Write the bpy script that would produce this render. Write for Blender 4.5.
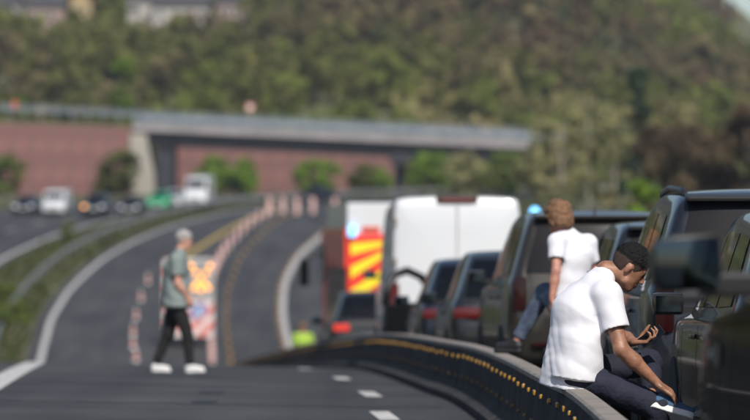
import bpy, bmesh, math, random
import numpy as np
from mathutils import Vector, Matrix

for o in list(bpy.data.objects):
    bpy.data.objects.remove(o)
random.seed(4)
RNG = np.random.default_rng(11)
R = math.radians
scene = bpy.context.scene
COL = scene.collection

# ------------------------------------------------------------------ camera
FPX = 4167.0            # focal length in photo pixels (200 mm lens, 750 px wide)
EYE = 1.45
cam_d = bpy.data.cameras.new('camera')
cam_d.lens = 200.0
cam_d.sensor_width = 36.0
cam_d.clip_start = 0.5
cam_d.clip_end = 6000
cam_d.dof.use_dof = True
cam_d.dof.focus_distance = 25.9
cam_d.dof.aperture_fstop = 2.5
cam = bpy.data.objects.new('camera', cam_d)
cam.location = (0, 0, EYE)
cam.rotation_euler = (R(90) + math.atan(30 / FPX), 0, 0)
COL.objects.link(cam)
scene.camera = cam

# ------------------------------------------------------------------ light
SUN_DIR = Vector((0.20, -0.74, 0.76)).normalized()
world = bpy.data.worlds.new('World')
scene.world = world
world.use_nodes = True
wn = world.node_tree
bg = wn.nodes['Background']
sky = wn.nodes.new('ShaderNodeTexSky')
sky.sky_type = 'NISHITA'
sky.sun_disc = False
sky.sun_elevation = math.asin(SUN_DIR.z)
sky.sun_rotation = math.atan2(SUN_DIR.x, SUN_DIR.y)
sky.altitude = 300
sky.dust_density = 1.5
wn.links.new(sky.outputs[0], bg.inputs[0])
bg.inputs[1].default_value = 0.095
sun_d = bpy.data.lights.new('sun', 'SUN')
sun_d.energy = 3.8
sun_d.angle = R(0.55)
sun_d.color = (1.0, 0.95, 0.87)
sun = bpy.data.objects.new('sun', sun_d)
sun.rotation_euler = SUN_DIR.to_track_quat('Z', 'Y').to_euler()
COL.objects.link(sun)
scene.view_settings.view_transform = 'Standard'
scene.view_settings.look = 'None'
scene.view_settings.exposure = 0.28
scene.view_settings.gamma = 1.0
scene.render.engine = 'CYCLES'

# ------------------------------------------------------------------ helpers
def PX(px, py, Y):
    """point at distance Y seen at photo pixel (px, py)"""
    return np.array([(px - 375) / FPX * Y, Y, EYE + (240 - py) / FPX * Y])

def pchip(xs, ys):
    xs = np.array(xs, float); ys = np.array(ys, float)
    h = np.diff(xs); d = np.diff(ys) / h
    m = np.zeros(len(xs)); m[0] = d[0]; m[-1] = d[-1]
    for i in range(1, len(xs) - 1):
        if d[i-1] * d[i] > 0:
            w1 = 2*h[i] + h[i-1]; w2 = h[i] + 2*h[i-1]
            m[i] = (w1 + w2) / (w1/d[i-1] + w2/d[i])
    def f(x):
        x = np.asarray(x, float)
        xc = np.clip(x, xs[0], xs[-1])
        i = np.clip(np.searchsorted(xs, xc) - 1, 0, len(xs) - 2)
        t = (xc - xs[i]) / h[i]
        r = ((1+2*t)*(1-t)**2*ys[i] + t*(1-t)**2*h[i]*m[i] + t*t*(3-2*t)*ys[i+1] + t*t*(t-1)*h[i]*m[i+1])
        return r + np.where(x < xs[0], (x - xs[0])*m[0], 0) + np.where(x > xs[-1], (x - xs[-1])*m[-1], 0)
    return f

def mk(name, base, rough=0.7, metal=0.0, var=0.0, scale=4.0, bump=0.0, bscale=30.0, coat=0.0, emit=None, estr=0.0, spec=0.5, vcol=None, detail=5, var2=None, sheen=0.0, transl=0.0):
    m = bpy.data.materials.new(name); m.use_nodes = True
    nt = m.node_tree; p = nt.nodes['Principled BSDF']
    p.inputs['Roughness'].default_value = rough
    p.inputs['Metallic'].default_value = metal
    p.inputs['Specular IOR Level'].default_value = spec
    p.inputs['Coat Weight'].default_value = coat
    p.inputs['Coat Roughness'].default_value = 0.04
    if sheen: p.inputs['Sheen Weight'].default_value = sheen
    c = (*base, 1)
    p.inputs['Base Color'].default_value = c
    src = None
    if vcol:
        a = nt.nodes.new('ShaderNodeAttribute'); a.attribute_name = vcol; src = a.outputs['Color']
    if var or bump:
        tc = nt.nodes.new('ShaderNodeTexCoord')
    if var:
        n = nt.nodes.new('ShaderNodeTexNoise'); n.inputs['Scale'].default_value = scale; n.inputs['Detail'].default_value = detail
        nt.links.new(tc.outputs['Object'], n.inputs['Vector'])
        r = nt.nodes.new('ShaderNodeValToRGB')
        r.color_ramp.elements[0].position = 0.3; r.color_ramp.elements[1].position = 0.72
        lo = [max(0, x*(1-var)) for x in base]; hi = [min(1, x*(1+var)) for x in base]
        if var2: hi = list(var2)
        if src:
            lo = [1-var]*3; hi = [1+var]*3
        r.color_ramp.elements[0].color = (*lo, 1); r.color_ramp.elements[1].color = (*hi, 1)
        nt.links.new(n.outputs['Fac'], r.inputs[0])
        if src:
            mx = nt.nodes.new('ShaderNodeMix'); mx.data_type = 'RGBA'; mx.blend_type = 'MULTIPLY'; mx.inputs[0].default_value = 1
            nt.links.new(src, mx.inputs[6]); nt.links.new(r.outputs[0], mx.inputs[7]); src = mx.outputs[2]
        else:
            src = r.outputs[0]
    if src: nt.links.new(src, p.inputs['Base Color'])
    if bump:
        n2 = nt.nodes.new('ShaderNodeTexNoise'); n2.inputs['Scale'].default_value = bscale; n2.inputs['Detail'].default_value = 4
        nt.links.new(tc.outputs['Object'], n2.inputs['Vector'])
        b = nt.nodes.new('ShaderNodeBump'); b.inputs['Strength'].default_value = bump; b.inputs['Distance'].default_value = 0.02
        nt.links.new(n2.outputs['Fac'], b.inputs['Height']); nt.links.new(b.outputs[0], p.inputs['Normal'])
    if emit:
        p.inputs['Emission Color'].default_value = (*emit, 1); p.inputs['Emission Strength'].default_value = estr
    if transl:
        t = nt.nodes.new('ShaderNodeBsdfTranslucent'); mxs = nt.nodes.new('ShaderNodeMixShader'); mxs.inputs[0].default_value = transl
        if src: nt.links.new(src, t.inputs['Color'])
        else: t.inputs['Color'].default_value = c
        out = nt.nodes['Material Output']
        nt.links.new(p.outputs[0], mxs.inputs[1]); nt.links.new(t.outputs[0], mxs.inputs[2]); nt.links.new(mxs.outputs[0], out.inputs[0])
    return m

def mesh_from(name, V, F, mats, fm=None, smooth=True, autosmooth=None):
    me = bpy.data.meshes.new(name)
    V = np.asarray(V, np.float32)
    if isinstance(F, np.ndarray) and F.ndim == 2:
        n = F.shape[1]
        me.vertices.add(len(V)); me.vertices.foreach_set('co', V.ravel())
        me.loops.add(F.size); me.loops.foreach_set('vertex_index', F.astype(np.int32).ravel())
        me.polygons.add(len(F)); me.polygons.foreach_set('loop_start', np.arange(0, F.size, n, dtype=np.int32))
        me.polygons.foreach_set('loop_total', np.full(len(F), n, np.int32))
        me.update(calc_edges=True); me.validate()
    else:
        me.from_pydata([tuple(map(float, v)) for v in V], [], [tuple(int(i) for i in f) for f in F]); me.update()
    for m in (mats if isinstance(mats, (list, tuple)) else [mats]): me.materials.append(m)
    if fm is not None: me.polygons.foreach_set('material_index', np.asarray(fm, np.int32))
    me.polygons.foreach_set('use_smooth', np.full(len(me.polygons), bool(smooth)))
    if autosmooth: me.set_sharp_from_angle(angle=R(autosmooth))
    return me

def link(name, me, parent=None, loc=(0, 0, 0), rot=(0, 0, 0)):
    o = bpy.data.objects.new(name, me); COL.objects.link(o)
    o.location = loc; o.rotation_euler = rot
    if parent is not None: o.parent = parent
    return o

def tag(o, label, cat, group=None):
    o['label'] = label; o['category'] = cat
    if group: o['group'] = group
    return o

def thing(name, label, cat, loc=(0, 0, 0), rz=0.0, group=None):
    o = link(name, None, None, loc, (0, 0, rz))
    o.empty_display_size = 0.3
    return tag(o, label, cat, group)

def struct(o, kind='structure'):
    o['kind'] = kind
    return o

def copy_tree(o, parent=None):
    c = o.copy(); COL.objects.link(c); c.parent = parent
    for ch in o.children: copy_tree(ch, c)
    return c

class MB:
    """collects simple shapes into one mesh"""
    def __init__(s): s.bm = bmesh.new(); s.mi = 0
    def _fin(s, verts):
        for f in {f for v in verts for f in v.link_faces}: f.material_index = s.mi
        return s
    def box(s, c, size, rot=None, bev=0.0, taper=None):
        M = Matrix.Translation(Vector(c)) @ (rot.to_4x4() if rot is not None else Matrix.Identity(4)) @ Matrix.Diagonal((*size, 1))
        g = bmesh.ops.create_cube(s.bm, size=1.0, matrix=M)
        vs = g['verts']
        if bev:
            es = list({e for v in vs for e in v.link_edges})
            r = bmesh.ops.bevel(s.bm, geom=es, offset=bev, segments=2, affect='EDGES', profile=0.7)
            for f in r['faces']: f.material_index = s.mi
            vs = [v for f in r['faces'] for v in f.verts]
        return s._fin(vs)
    def tube(s, pts, r, n=8, cap=True):
        pts = [Vector(p) for p in pts]; rs = r if isinstance(r, (list, tuple)) else [r]*len(pts)
        rings = []
        for i, p in enumerate(pts):
            d = (pts[min(i+1, len(pts)-1)] - pts[max(i-1, 0)]).normalized()
            a = d.orthogonal().normalized() if abs(d.z) < .95 else d.cross(Vector((0, 1, 0))).normalized()
            if i and rings:
                a = (pa - d*pa.dot(d)).normalized()
            pa = a
            b = d.cross(a)
            rings.append([s.bm.verts.new(p + (a*math.cos(t) + b*math.sin(t))*rs[i]) for t in [2*math.pi*k/n for k in range(n)]])
        for A, B in zip(rings, rings[1:]):
            for k in range(n):
                f = s.bm.faces.new((A[k], A[(k+1) % n], B[(k+1) % n], B[k])); f.material_index = s.mi; f.smooth = True
        if cap:
            for rg, rev in ((rings[0], True), (rings[-1], False)):
                f = s.bm.faces.new(rg[::-1] if rev else rg); f.material_index = s.mi
        return s
    def lathe(s, prof, n=20, axis='z', c=(0, 0, 0)):
        rings = []
        for (r, h) in prof:
            ring = []
            for k in range(n):
                t = 2*math.pi*k/n; x, y = r*math.cos(t), r*math.sin(t)
                v = (x, y, h) if axis == 'z' else ((h, x, y) if axis == 'x' else (x, h, y))
                ring.append(s.bm.verts.new((v[0]+c[0], v[1]+c[1], v[2]+c[2])))
            rings.append(ring)
        for A, B in zip(rings, rings[1:]):
            for k in range(n):
                f = s.bm.faces.new((A[k], A[(k+1) % n], B[(k+1) % n], B[k])); f.material_index = s.mi; f.smooth = True
        for rg in (rings[0], rings[-1]):
            f = s.bm.faces.new(rg); f.material_index = s.mi
        return s
    def prism(s, poly, v0, v1):
        """poly: list of (a,b,c) points extruded by vector v1-v0"""
        d = Vector(v1) - Vector(v0)
        A = [s.bm.verts.new(Vector(p) + Vector(v0)) for p in poly]; B = [s.bm.verts.new(Vector(p) + Vector(v0) + d) for p in poly]
        n = len(poly)
        fs = [s.bm.faces.new(A), s.bm.faces.new(B[::-1])] + [s.bm.faces.new((A[k], B[k], B[(k+1) % n], A[(k+1) % n])) for k in range(n)]
        for f in fs: f.material_index = s.mi
        return s
    def build(s, name, mats, parent=None, loc=(0, 0, 0), rot=(0, 0, 0), smooth=None):
        bmesh.ops.recalc_face_normals(s.bm, faces=s.bm.faces[:])
        me = bpy.data.meshes.new(name); s.bm.to_mesh(me); s.bm.free()
        for m in (mats if isinstance(mats, (list, tuple)) else [mats]): me.materials.append(m)
        if smooth:
            me.polygons.foreach_set('use_smooth', np.full(len(me.polygons), True)); me.set_sharp_from_angle(angle=R(smooth))
        return link(name, me, parent, loc, rot)

# ------------------------------------------------------------------ the lie of the land
K = 0.00035
prof = pchip([-60, 0, 25] + list(range(30, 101, 5)) + [115, 130, 150, 170, 190, 210, 230, 250, 270, 290, 310, 330, 350, 400, 430, 470, 520, 3000],
             [0.02, 0, 0] + [-K*(y-25)**2 for y in range(30, 101, 5)] + [-2.78, -3.5, -4.2, -4.5, -4.4, -3.7, -2.6, -1.3, 0, 1.2, 2.3, 3.2, 4.0, 5.5, 6.2, 7.0, 7.6, 8.0])
barX = pchip([0, 10, 14, 18, 21.0, 25.3, 28, 34, 39, 43, 52, 62, 71, 84, 93, 102, 120, 140, 160, 190, 210, 230, 250, 270, 290, 310, 330, 350, 375, 395, 415, 430, 450, 480],
             [.40, .55, .76, 1.00, 1.17, 1.19, 1.12, 1.02, .89, .67, .31, -.06, -.45, -1.5, -2.35, -3.3, -4.9, -5.8, -6.2, -6.6, -7.4, -8.2, -8.7, -8.8, -8.45, -7.9, -7.0, -5.6, -.5, 6.5, 17, 28, 49, 90])
leftX = pchip([0, 46, 69, 100, 130, 160, 195, 211, 230, 250, 270, 290, 310, 331, 355, 375, 395, 415, 430, 450, 480],
              [-2.0, -4.1, -5.6, -8.6, -11.6, -13.8, -15.7, -16.7, -17.7, -18.1, -17.9, -17.1, -15.6, -13.5, -10.4, -5.5, 1.5, 11, 20.5, 40, 80])
rightX = pchip([120, 160, 190, 208, 230, 250, 270, 290, 310, 330, 350], [-.9, -2.6, -3.7, -4.35, -5.1, -5.4, -5.1, -4.2, -3.0, -1.6, 0])

def zr(X, Y):
    X = np.asarray(X, float); Y = np.asarray(Y, float)
    t = np.clip(1 - (Y - 80) / 50, 0, 1)
    return prof(Y) + .018*t*np.clip(-X, 0, 9)

def hill(X, Y):
    a = X / np.maximum(Y, 1)
    m = 1.12 - .08*np.clip((a + .09)/.1, 0, 1) - .50*np.clip((a - .035) / .055, 0, 1)**1.3
    h = np.clip(Y - 472, 0, None)
    H = np.where(h < 560, .150*h - .000015*h*h, .150*560 - .000015*560*560)
    return H*m + 1.6*np.sin(X/31 + Y/53)*np.clip(h/100, 0, 1)

def gz(X, Y):
    X = np.asarray(X, float); Y = np.asarray(Y, float)
    z = zr(X, Y) + hill(X, Y)
    # gentle right-hand bank beyond the verge
    r = np.clip(X - (barX(np.clip(Y, 0, 480)) + 12), 0, 60)
    z = z + np.where(Y > 60, .05*r*np.clip((Y-60)/80, 0, 1), 0)
    # ground behind the retaining wall
    return z

# ------------------------------------------------------------------ materials
M = {}
M['asphalt'] = mk('asphalt', (.048, .049, .051), .82, var=.28, scale=.35, bump=.25, bscale=60, spec=.3)
def asphalt_tracks(m):
    nt = m.node_tree; p = nt.nodes['Principled BSDF']; old = p.inputs['Base Color'].links[0].from_socket
    tc = nt.nodes.new('ShaderNodeTexCoord'); mp = nt.nodes.new('ShaderNodeMapping'); mp.inputs['Scale'].default_value = (.75, .018, 1)
    n = nt.nodes.new('ShaderNodeTexNoise'); n.inputs['Scale'].default_value = 1.0; n.inputs['Detail'].default_value = 3
    r = nt.nodes.new('ShaderNodeValToRGB'); r.color_ramp.elements[0].position = .35; r.color_ramp.elements[1].position = .68
    r.color_ramp.elements[0].color = (.70, .70, .71, 1); r.color_ramp.elements[1].color = (1.22, 1.20, 1.18, 1)
    n3 = nt.nodes.new('ShaderNodeTexNoise'); n3.inputs['Scale'].default_value = 38; n3.inputs['Detail'].default_value = 2
    r3 = nt.nodes.new('ShaderNodeValToRGB'); r3.color_ramp.elements[0].position = .30; r3.color_ramp.elements[1].position = .75
    r3.color_ramp.elements[0].color = (.75, .75, .75, 1); r3.color_ramp.elements[1].color = (1.35, 1.33, 1.3, 1)
    m1 = nt.nodes.new('ShaderNodeMix'); m1.data_type = 'RGBA'; m1.blend_type = 'MULTIPLY'; m1.inputs[0].default_value = 1
    m2 = nt.nodes.new('ShaderNodeMix'); m2.data_type = 'RGBA'; m2.blend_type = 'MULTIPLY'; m2.inputs[0].default_value = 1
    nt.links.new(tc.outputs['Object'], mp.inputs[0]); nt.links.new(mp.outputs[0], n.inputs['Vector']); nt.links.new(tc.outputs['Object'], n3.inputs['Vector'])
    nt.links.new(n.outputs['Fac'], r.inputs[0]); nt.links.new(n3.outputs['Fac'], r3.inputs[0])
    nt.links.new(old, m1.inputs[6]); nt.links.new(r.outputs[0], m1.inputs[7]); nt.links.new(m1.outputs[2], m2.inputs[6]); nt.links.new(r3.outputs[0], m2.inputs[7])
    nt.links.new(m2.outputs[2], p.inputs['Base Color'])
asphalt_tracks(M['asphalt'])
M['asphalt_dark'] = mk('asphalt_tar', (.016, .016, .017), .75, var=.3, scale=6)
M['line'] = mk('road_paint_white', (.47, .45, .43), .7, var=.35, scale=5)
M['line_y'] = mk('road_paint_yellow', (.42, .29, .05), .65, var=.2, scale=2)
M['ground'] = mk('verge_soil', (.095, .090, .045), .95, var=.35, scale=.3, bump=.4, bscale=5, var2=(.125, .13, .055))
M['grass'] = mk('grass_blades', (.07, .10, .025), .8, var=.4, scale=.4, transl=.25)
M['barrier'] = mk('barrier_face_shaded', (.050, .049, .050), .9, .0, spec=.06, var=.35, scale=3, bump=.15, bscale=25)  # barrier grey darkened, the shade on its face put into the colour
M['cap'] = mk('barrier_top_sunlit', (.23, .20, .175), .8, var=.2, scale=5, bump=.2, bscale=40)  # paler copy of the barrier grey, sunlight on the top painted in
M['refl_y'] = mk('reflector_yellow', (.38, .20, .025), .3, spec=.6)
M['refl_d'] = mk('reflector_grimy', (.17, .10, .03), .7)
M['kerb_white'] = mk('white_concrete', (.42, .40, .385), .8, var=.12, scale=1.5)
M['rail'] = mk('galvanised_rail', (.33, .32, .32), .5, .4, var=.2, scale=1)
M['concrete'] = mk('concrete', (.36, .34, .31), .85, var=.2, scale=.4, bump=.2, bscale=4)
M['concrete_p'] = mk('pale_concrete', (.32, .295, .255), .85, var=.15, scale=.3, bump=.2, bscale=4)
M['deck'] = mk('deck_steel_pier_shade', (.022, .025, .036), .7, var=.3, scale=.5)  # also the shade painted on the piers below
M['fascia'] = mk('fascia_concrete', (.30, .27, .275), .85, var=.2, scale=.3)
M['railing'] = mk('railing_grey', (.22, .25, .30), .6, .2, var=.15, scale=1)
M['wallp'] = mk('red_wall_panel', (.22, .107, .098), .9, var=.4, scale=.35, bump=.4, bscale=5, var2=(.26, .125, .11))
M['wallpost'] = mk('wall_post', (.16, .10, .095), .8, var=.2, scale=1)
M['skin'] = mk('skin_tan', (.30, .142, .085), .42, var=.28, scale=22, spec=.5, bump=.18, bscale=140, var2=(.38, .185, .115))
M['skin2'] = mk('skin_fair', (.52, .27, .20), .5, var=.1, scale=14, spec=.4)
M['skin3'] = mk('skin_ruddy', (.45, .21, .15), .45, var=.22, scale=18, spec=.4, bump=.15, bscale=120)
M['hair_b'] = mk('hair_black', (.006, .005, .005), .6, bump=.5, bscale=160, spec=.2)
M['hair_r'] = mk('hair_copper', (.20, .10, .048), .6, var=.4, scale=30, bump=.8, bscale=90)
M['hair_g'] = mk('hair_grey', (.33, .31, .30), .6, var=.2, scale=30, bump=.5, bscale=120)
M['white_c'] = mk('white_cotton', (.70, .695, .74), .9, var=.04, scale=8, bump=.10, bscale=9, sheen=.2)
M['sage_c'] = mk('sage_cotton', (.19, .225, .215), .9, var=.1, scale=8, bump=.3, bscale=9)
M['navy_c'] = mk('navy_denim', (.011, .014, .030), .85, var=.3, scale=9, bump=.4, bscale=30)
M['jean_c'] = mk('blue_denim', (.055, .085, .15), .9, var=.5, scale=9, bump=.4, bscale=30, var2=(.12, .155, .215))
M['black_c'] = mk('black_cloth', (.008, .008, .009), .9, bump=.3, bscale=20)
M['lime'] = mk('hi_vis_lime', (.30, .46, .05), .8)
M['fade'] = mk('cropped_hair', (.045, .026, .019), .8, var=.35, scale=60)
M['stubble'] = mk('stubble_skin', (.25, .12, .075), .55, var=.2, scale=90)
M['eye'] = mk('eye_dark', (.02, .015, .012), .2)
M['lip'] = mk('lip', (.30, .11, .085), .5)
M['shoe_b'] = mk('shoe_blue', (.045, .10, .19), .8, var=.15, scale=20, bump=.3, bscale=150)
M['shoe_w'] = mk('shoe_white', (.62, .61, .60), .6)
M['shoe_k'] = mk('shoe_black', (.015, .015, .016), .6)
M['sole_g'] = mk('sole_grey', (.42, .46, .52), .7)
M['phone'] = mk('phone_black', (.010, .011, .014), .15)
M['glass'] = mk('car_glass', (.004, .005, .007), .05, spec=.28)
M['mirrorg'] = mk('mirror_glass', (.055, .075, .095), .05, 1.0)
M['plastic'] = mk('black_plastic', (.012, .012, .013), .45)
M['chrome'] = mk('chrome', (.6, .6, .6), .12, 1.0)
M['tyre'] = mk('tyre', (.012, .012, .012), .85)
M['alloy'] = mk('alloy', (.35, .36, .37), .3, .9)
M['red_l'] = mk('tail_light_red', (.10, .006, .006), .15, spec=.6, coat=.5)
M['red_smoke'] = mk('smoked_lens', (.022, .004, .004), .15, spec=.4)
M['red_on'] = mk('tail_light_lit', (.4, .03, .02), .2, emit=(1, .06, .03), estr=.35)
M['amber_on'] = mk('amber_lamp_lit', (.9, .45, .03), .3, emit=(1, .33, .02), estr=2.4)
M['amber'] = mk('amber_lens', (.6, .2, .02), .3, emit=(1, .25, .03), estr=.35)
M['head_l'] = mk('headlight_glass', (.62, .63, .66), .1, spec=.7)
M['head_on'] = mk('headlight_lit', (.8, .8, .85), .1, emit=(.9, .88, 1), estr=.35)
M['blue_on'] = mk('blue_beacon_lit', (.1, .4, .9), .2, emit=(.2, .6, 1.0), estr=1.8)
M['plate'] = mk('number_plate', (.7, .7, .66), .5)
M['white_p'] = mk('white_paint', (.60, .61, .63), .3, coat=.6, var=.04, scale=1)
M['red_p'] = mk('red_paint', (.78, .035, .02), .35, coat=.4)
M['yel_p'] = mk('yellow_film', (.88, .70, .02), .4)
M['org_p'] = mk('orange_paint', (.75, .16, .02), .4, coat=.3)
M['steel'] = mk('shutter_alu', (.17, .12, .11), .5, .3, var=.2, scale=2)
M['red_s'] = mk('red_film', (.62, .085, .04), .5)
M['wht_s'] = mk('white_film', (.66, .64, .62), .6, var=.1, scale=2)
M['blue_s'] = mk('blue_sign', (.04, .15, .46), .5)
M['bark'] = mk('bark', (.075, .055, .042), .95, var=.4, scale=3, bump=.6, bscale=12)
M['bark_b'] = mk('birch_bark', (.30, .26, .21), .9, var=.4, scale=4)
M['leaf'] = mk('leaf', (.1, .1, .05), .75, vcol='tint', var=.18, scale=.5, transl=.55, spec=.2)
M['house_w'] = mk('render_white', (.40, .375, .35), .9, var=.08, scale=.4)
M['house_y'] = mk('render_yellow', (.36, .27, .14), .9, var=.1, scale=.4)
M['house_p'] = mk('render_pink', (.30, .22, .19), .9, var=.1, scale=.4)
M['roof_d'] = mk('roof_slate', (.05, .05, .055), .8, var=.3, scale=1)
M['roof_r'] = mk('roof_clay', (.20, .085, .06), .85, var=.3, scale=1)
M['pane'] = mk('window_pane', (.03, .035, .045), .08)
def paint(name, c, r=.5): return mk(name, c, r, .0, coat=.62, spec=.12)
M['p_blue'] = paint('paint_steel_blue', (.011, .0135, .020))
M['p_black'] = paint('paint_black', (.007, .0075, .009))
M['p_brown'] = mk('paint_dark_bronze', (.008, .0065, .0055), .4, .0, coat=.22, spec=.0)
M['p_bronze'] = paint('paint_bronze', (.012, .0095, .0075))
M['p_grey'] = paint('paint_graphite', (.014, .0155, .019))
M['p_dblue'] = paint('paint_midnight', (.009, .012, .022))
M['p_silver'] = paint('paint_silver', (.22, .22, .24))
M['p_green'] = paint('paint_green', (.02, .42, .17))
M['p_beige'] = paint('paint_bronze_grey', (.024, .021, .018))

# ------------------------------------------------------------------ ground
def sheet(name, ys, xl, xr, n, zoff, mat, parent=None, zf=zr):
    ys = np.asarray(ys, float); V = []; m = n + 1
    t = np.linspace(0, 1, m)
    for y in ys:
        a, b = float(xl(y)), float(xr(y))
        x = a + (b - a)*t
        V.append(np.stack([x, np.full(m, y), zf(x, np.full(m, y)) + zoff], 1))
    V = np.concatenate(V)
    i, j = np.meshgrid(np.arange(len(ys)-1), np.arange(n), indexing='ij')
    a = (i*m + j).ravel()
    F = np.stack([a, a+1, a+m+1, a+m], 1)
    return link(name, mesh_from(name, V, F, mat), parent)

ysg = np.concatenate([np.arange(-40, 480, 4), np.arange(480, 1100, 12), [1150, 1300, 1600, 2200, 3000]])
xsg = np.unique(np.concatenate([np.linspace(-600, -60, 12), np.arange(-60, 61, 3), np.linspace(60, 600, 16)]))
Xg, Yg = np.meshgrid(xsg, ysg)
Zg = gz(Xg, Yg) - .09
Vg = np.stack([Xg, Yg, Zg], 2).reshape(-1, 3)
ii, jj = np.meshgrid(np.arange(len(ysg)-1), np.arange(len(xsg)-1), indexing='ij')
a0 = (ii*len(xsg) + jj).ravel()
struct(link('ground', mesh_from('ground', Vg, np.stack([a0, a0+1, a0+len(xsg)+1, a0+len(xsg)], 1), M['ground'])))

yr = np.concatenate([np.arange(-30, 120, 2), np.arange(120, 482, 3)])
road = struct(sheet('road', yr, lambda y: leftX(y) - .7, lambda y: barX(y) + 8.5, 16, 0, M['asphalt']))
yl = np.arange(120, 482, 3)
road_o = struct(sheet('opposite_road', yl, lambda y: leftX(y) - 20.5, lambda y: leftX(y) - 6, 10, 0, M['asphalt']))
def strip(name, fx, y0, y1, w, mat, parent, step=2.0, zo=.005):
    n = max(1, int((y1 - y0)/step))
    return sheet(name, np.linspace(y0, y1, n+1), lambda y: fx(y) - w/2, lambda y: fx(y) + w/2, 2, zo, mat, parent)
strip('edge_line', lambda y: leftX(y), 10, 480, .29, M['line'], road)
for yy, xx in ((30, .22), (35.2, .08), (41.8, -.05), (50, -.4), (60.5, -1.02), (73, -1.9)):
    strip('lane_dash', lambda y, xx=xx, yy=yy: xx - .045*(y - yy), yy-1.0, yy+1.1, .17, M['line'], road, .5)
strip('temporary_line', lambda y: np.interp(y, [262, 283, 325, 350], [-13.0, -12.2, -10.0, -7.9]), 262, 350, .42, M['line_y'], road)
strip('edge_line', lambda y: leftX(y) - 6.6, 130, 480, .34, M['line'], road_o)
for q in range(28):
    y0 = 150 + q*12
    strip('lane_dash', lambda y: leftX(y) - 11.2, y0, y0+4.5, .18, M['line'], road_o)
for (ppx, Y0, w, l) in ((209, 49.6, .26, 1.0), (212, 41.4, .24, .9), (205, 38.2, .22, .8)):
    x0 = (ppx - 375)/FPX*Y0
    strip('tar_patch', lambda y, x0=x0: x0, Y0 - l/2, Y0 + l/2, w, M['asphalt_dark'], road, .5, .004)
for yy, x0, x1, am in ((37.5, -3.6, .6, .10), (44.2, -4.2, -.2, .16), (55.0, -5.0, -.9, .2)):
    V_ = []; n_ = 40
    for i_ in range(n_+1):
        xx = x0 + (x1-x0)*i_/n_; y_ = yy + am*math.sin(i_*.9) + am*.6*math.sin(i_*2.3+1)
        for w_ in (-.05, .05): V_.append((xx, y_ + w_, float(zr(xx, y_+w_)) + .004))
    link('tar_joint', mesh_from('tar_joint', V_, [(2*q, 2*q+2, 2*q+3, 2*q+1) for q in range(n_)], M['asphalt_dark']), road)
strip('tar_joint', lambda y: leftX(y) + 3.1 + .004*(y-200), 190, 330, .12, M['asphalt_dark'], road)

# ------------------------------------------------------------------ mobile steel barrier with reflectors
bar = thing('safety_barrier', 'low dark barrier wall with rows of yellow reflectors the man sits on', 'barrier', (0, 0, 0))
BW, BH = .13, .53
def bar_section(y):
    x = float(barX(y)); z = float(zr(x, y))
    return x, z
def swept(name, prof2, y0, y1, step, mat, parent, fx=None, gap=0.0):
    n = max(1, int(round((y1-y0)/step)))
    ys = np.linspace(y0+gap, y1-gap, n+1); V = []; m = len(prof2)
    fx = fx or barX
    for y in ys:
        x = float(fx(y)); z = float(zr(x, y))
        V += [(x + p[0], y, z + p[1]) for p in prof2]
    F = []
    for i in range(n):
        for k in range(m):
            F.append((i*m+k, i*m+(k+1) % m, (i+1)*m+(k+1) % m, (i+1)*m+k))
    F.append(tuple(range(m))[::-1]); F.append(tuple(n*m + k for k in range(m)))
    me = mesh_from(name, V, F, mat, smooth=False)
    bm = bmesh.new(); bm.from_mesh(me); bmesh.ops.recalc_face_normals(bm, faces=bm.faces[:]); bm.to_mesh(me); bm.free()
    return link(name, me, parent)
wprof = [(-.17, .01), (-.17, .07), (-.07, .12), (-.05, .16), (-.012, BH-.045), (BW+.012, BH-.045), (BW+.05, .16), (BW+.07, .12), (BW+.17, .07), (BW+.17, .01)]
cprof = [(-.004, BH-.043), (-.004, BH-.012), (.012, BH), (BW-.012, BH), (BW+.004, BH-.012), (BW+.004, BH-.043)]
for q in range(0, 34):
    y0 = -1 + q*4.0
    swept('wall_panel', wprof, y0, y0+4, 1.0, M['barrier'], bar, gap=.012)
    swept('cap', cprof, y0, y0+4, 1.0, M['cap'], bar, gap=.006)  # separate top strip that carries the painted sunlit tone
rb = MB(); rb.box((0, 0, 0), (.022, .085, .030), bev=.008)
rme = None
dull = None
def put_refl(y, dz, dx):
    global rme, rb, dull
    x = float(barX(y)); z = float(zr(x, y)) + dz
    ang = math.atan2(float(barX(y+.5) - barX(y-.5)), 1.0)
    if dz < .3:
        if dull is None: dull = MB().box((0, 0, 0), (.024, .10, .038), bev=.010).build('reflector', M['refl_d'], bar); o = dull
        else: o = link('reflector', dull.data, bar)
    elif rme is None:
        o = rb.build('reflector', M['refl_y'], bar); rme = o.data
    else: o = link('reflector', rme, bar)
    o.location = (x + dx + random.uniform(-.002, .002), y + random.uniform(-.05, .05), z + random.uniform(-.006, .006)); o.rotation_euler = (random.uniform(-.12, .12), 0, -ang)
    if dz < .3: o.scale = (1, .7, .55)
y = 22.0
while y < 108:
    put_refl(y, BH - .115, -.032); y += .70 if y < 60 else .85
y = 24.0
while y < 96:
    put_refl(y, .235, -.056); y += .85
stud0 = None
y = 188.0
while y < 345:
    x = float(barX(y))
    if stud0 is None:
        stud0 = thing('lane_marker', 'small yellow lane marker in the curving row beside the striped beacons', 'road marker', group='yellow lane markers beside the beacons')
        MB().box((0, 0, .02), (.26, .26, .04), bev=.01).build('base', M['plastic'], stud0)
        MB().prism([(-.10, 0, .035), (.10, 0, .035), (.085, 0, .24), (0, 0, .28), (-.085, 0, .24)], (0, -.03, 0), (0, .03, 0)).build('reflector', M['refl_y'], stud0)
        o = stud0
    else: o = copy_tree(stud0)
    o.location = (x, y, float(zr(x, y)) + .004); o.scale = (.85, .85, .85); y += 6.5

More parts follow.
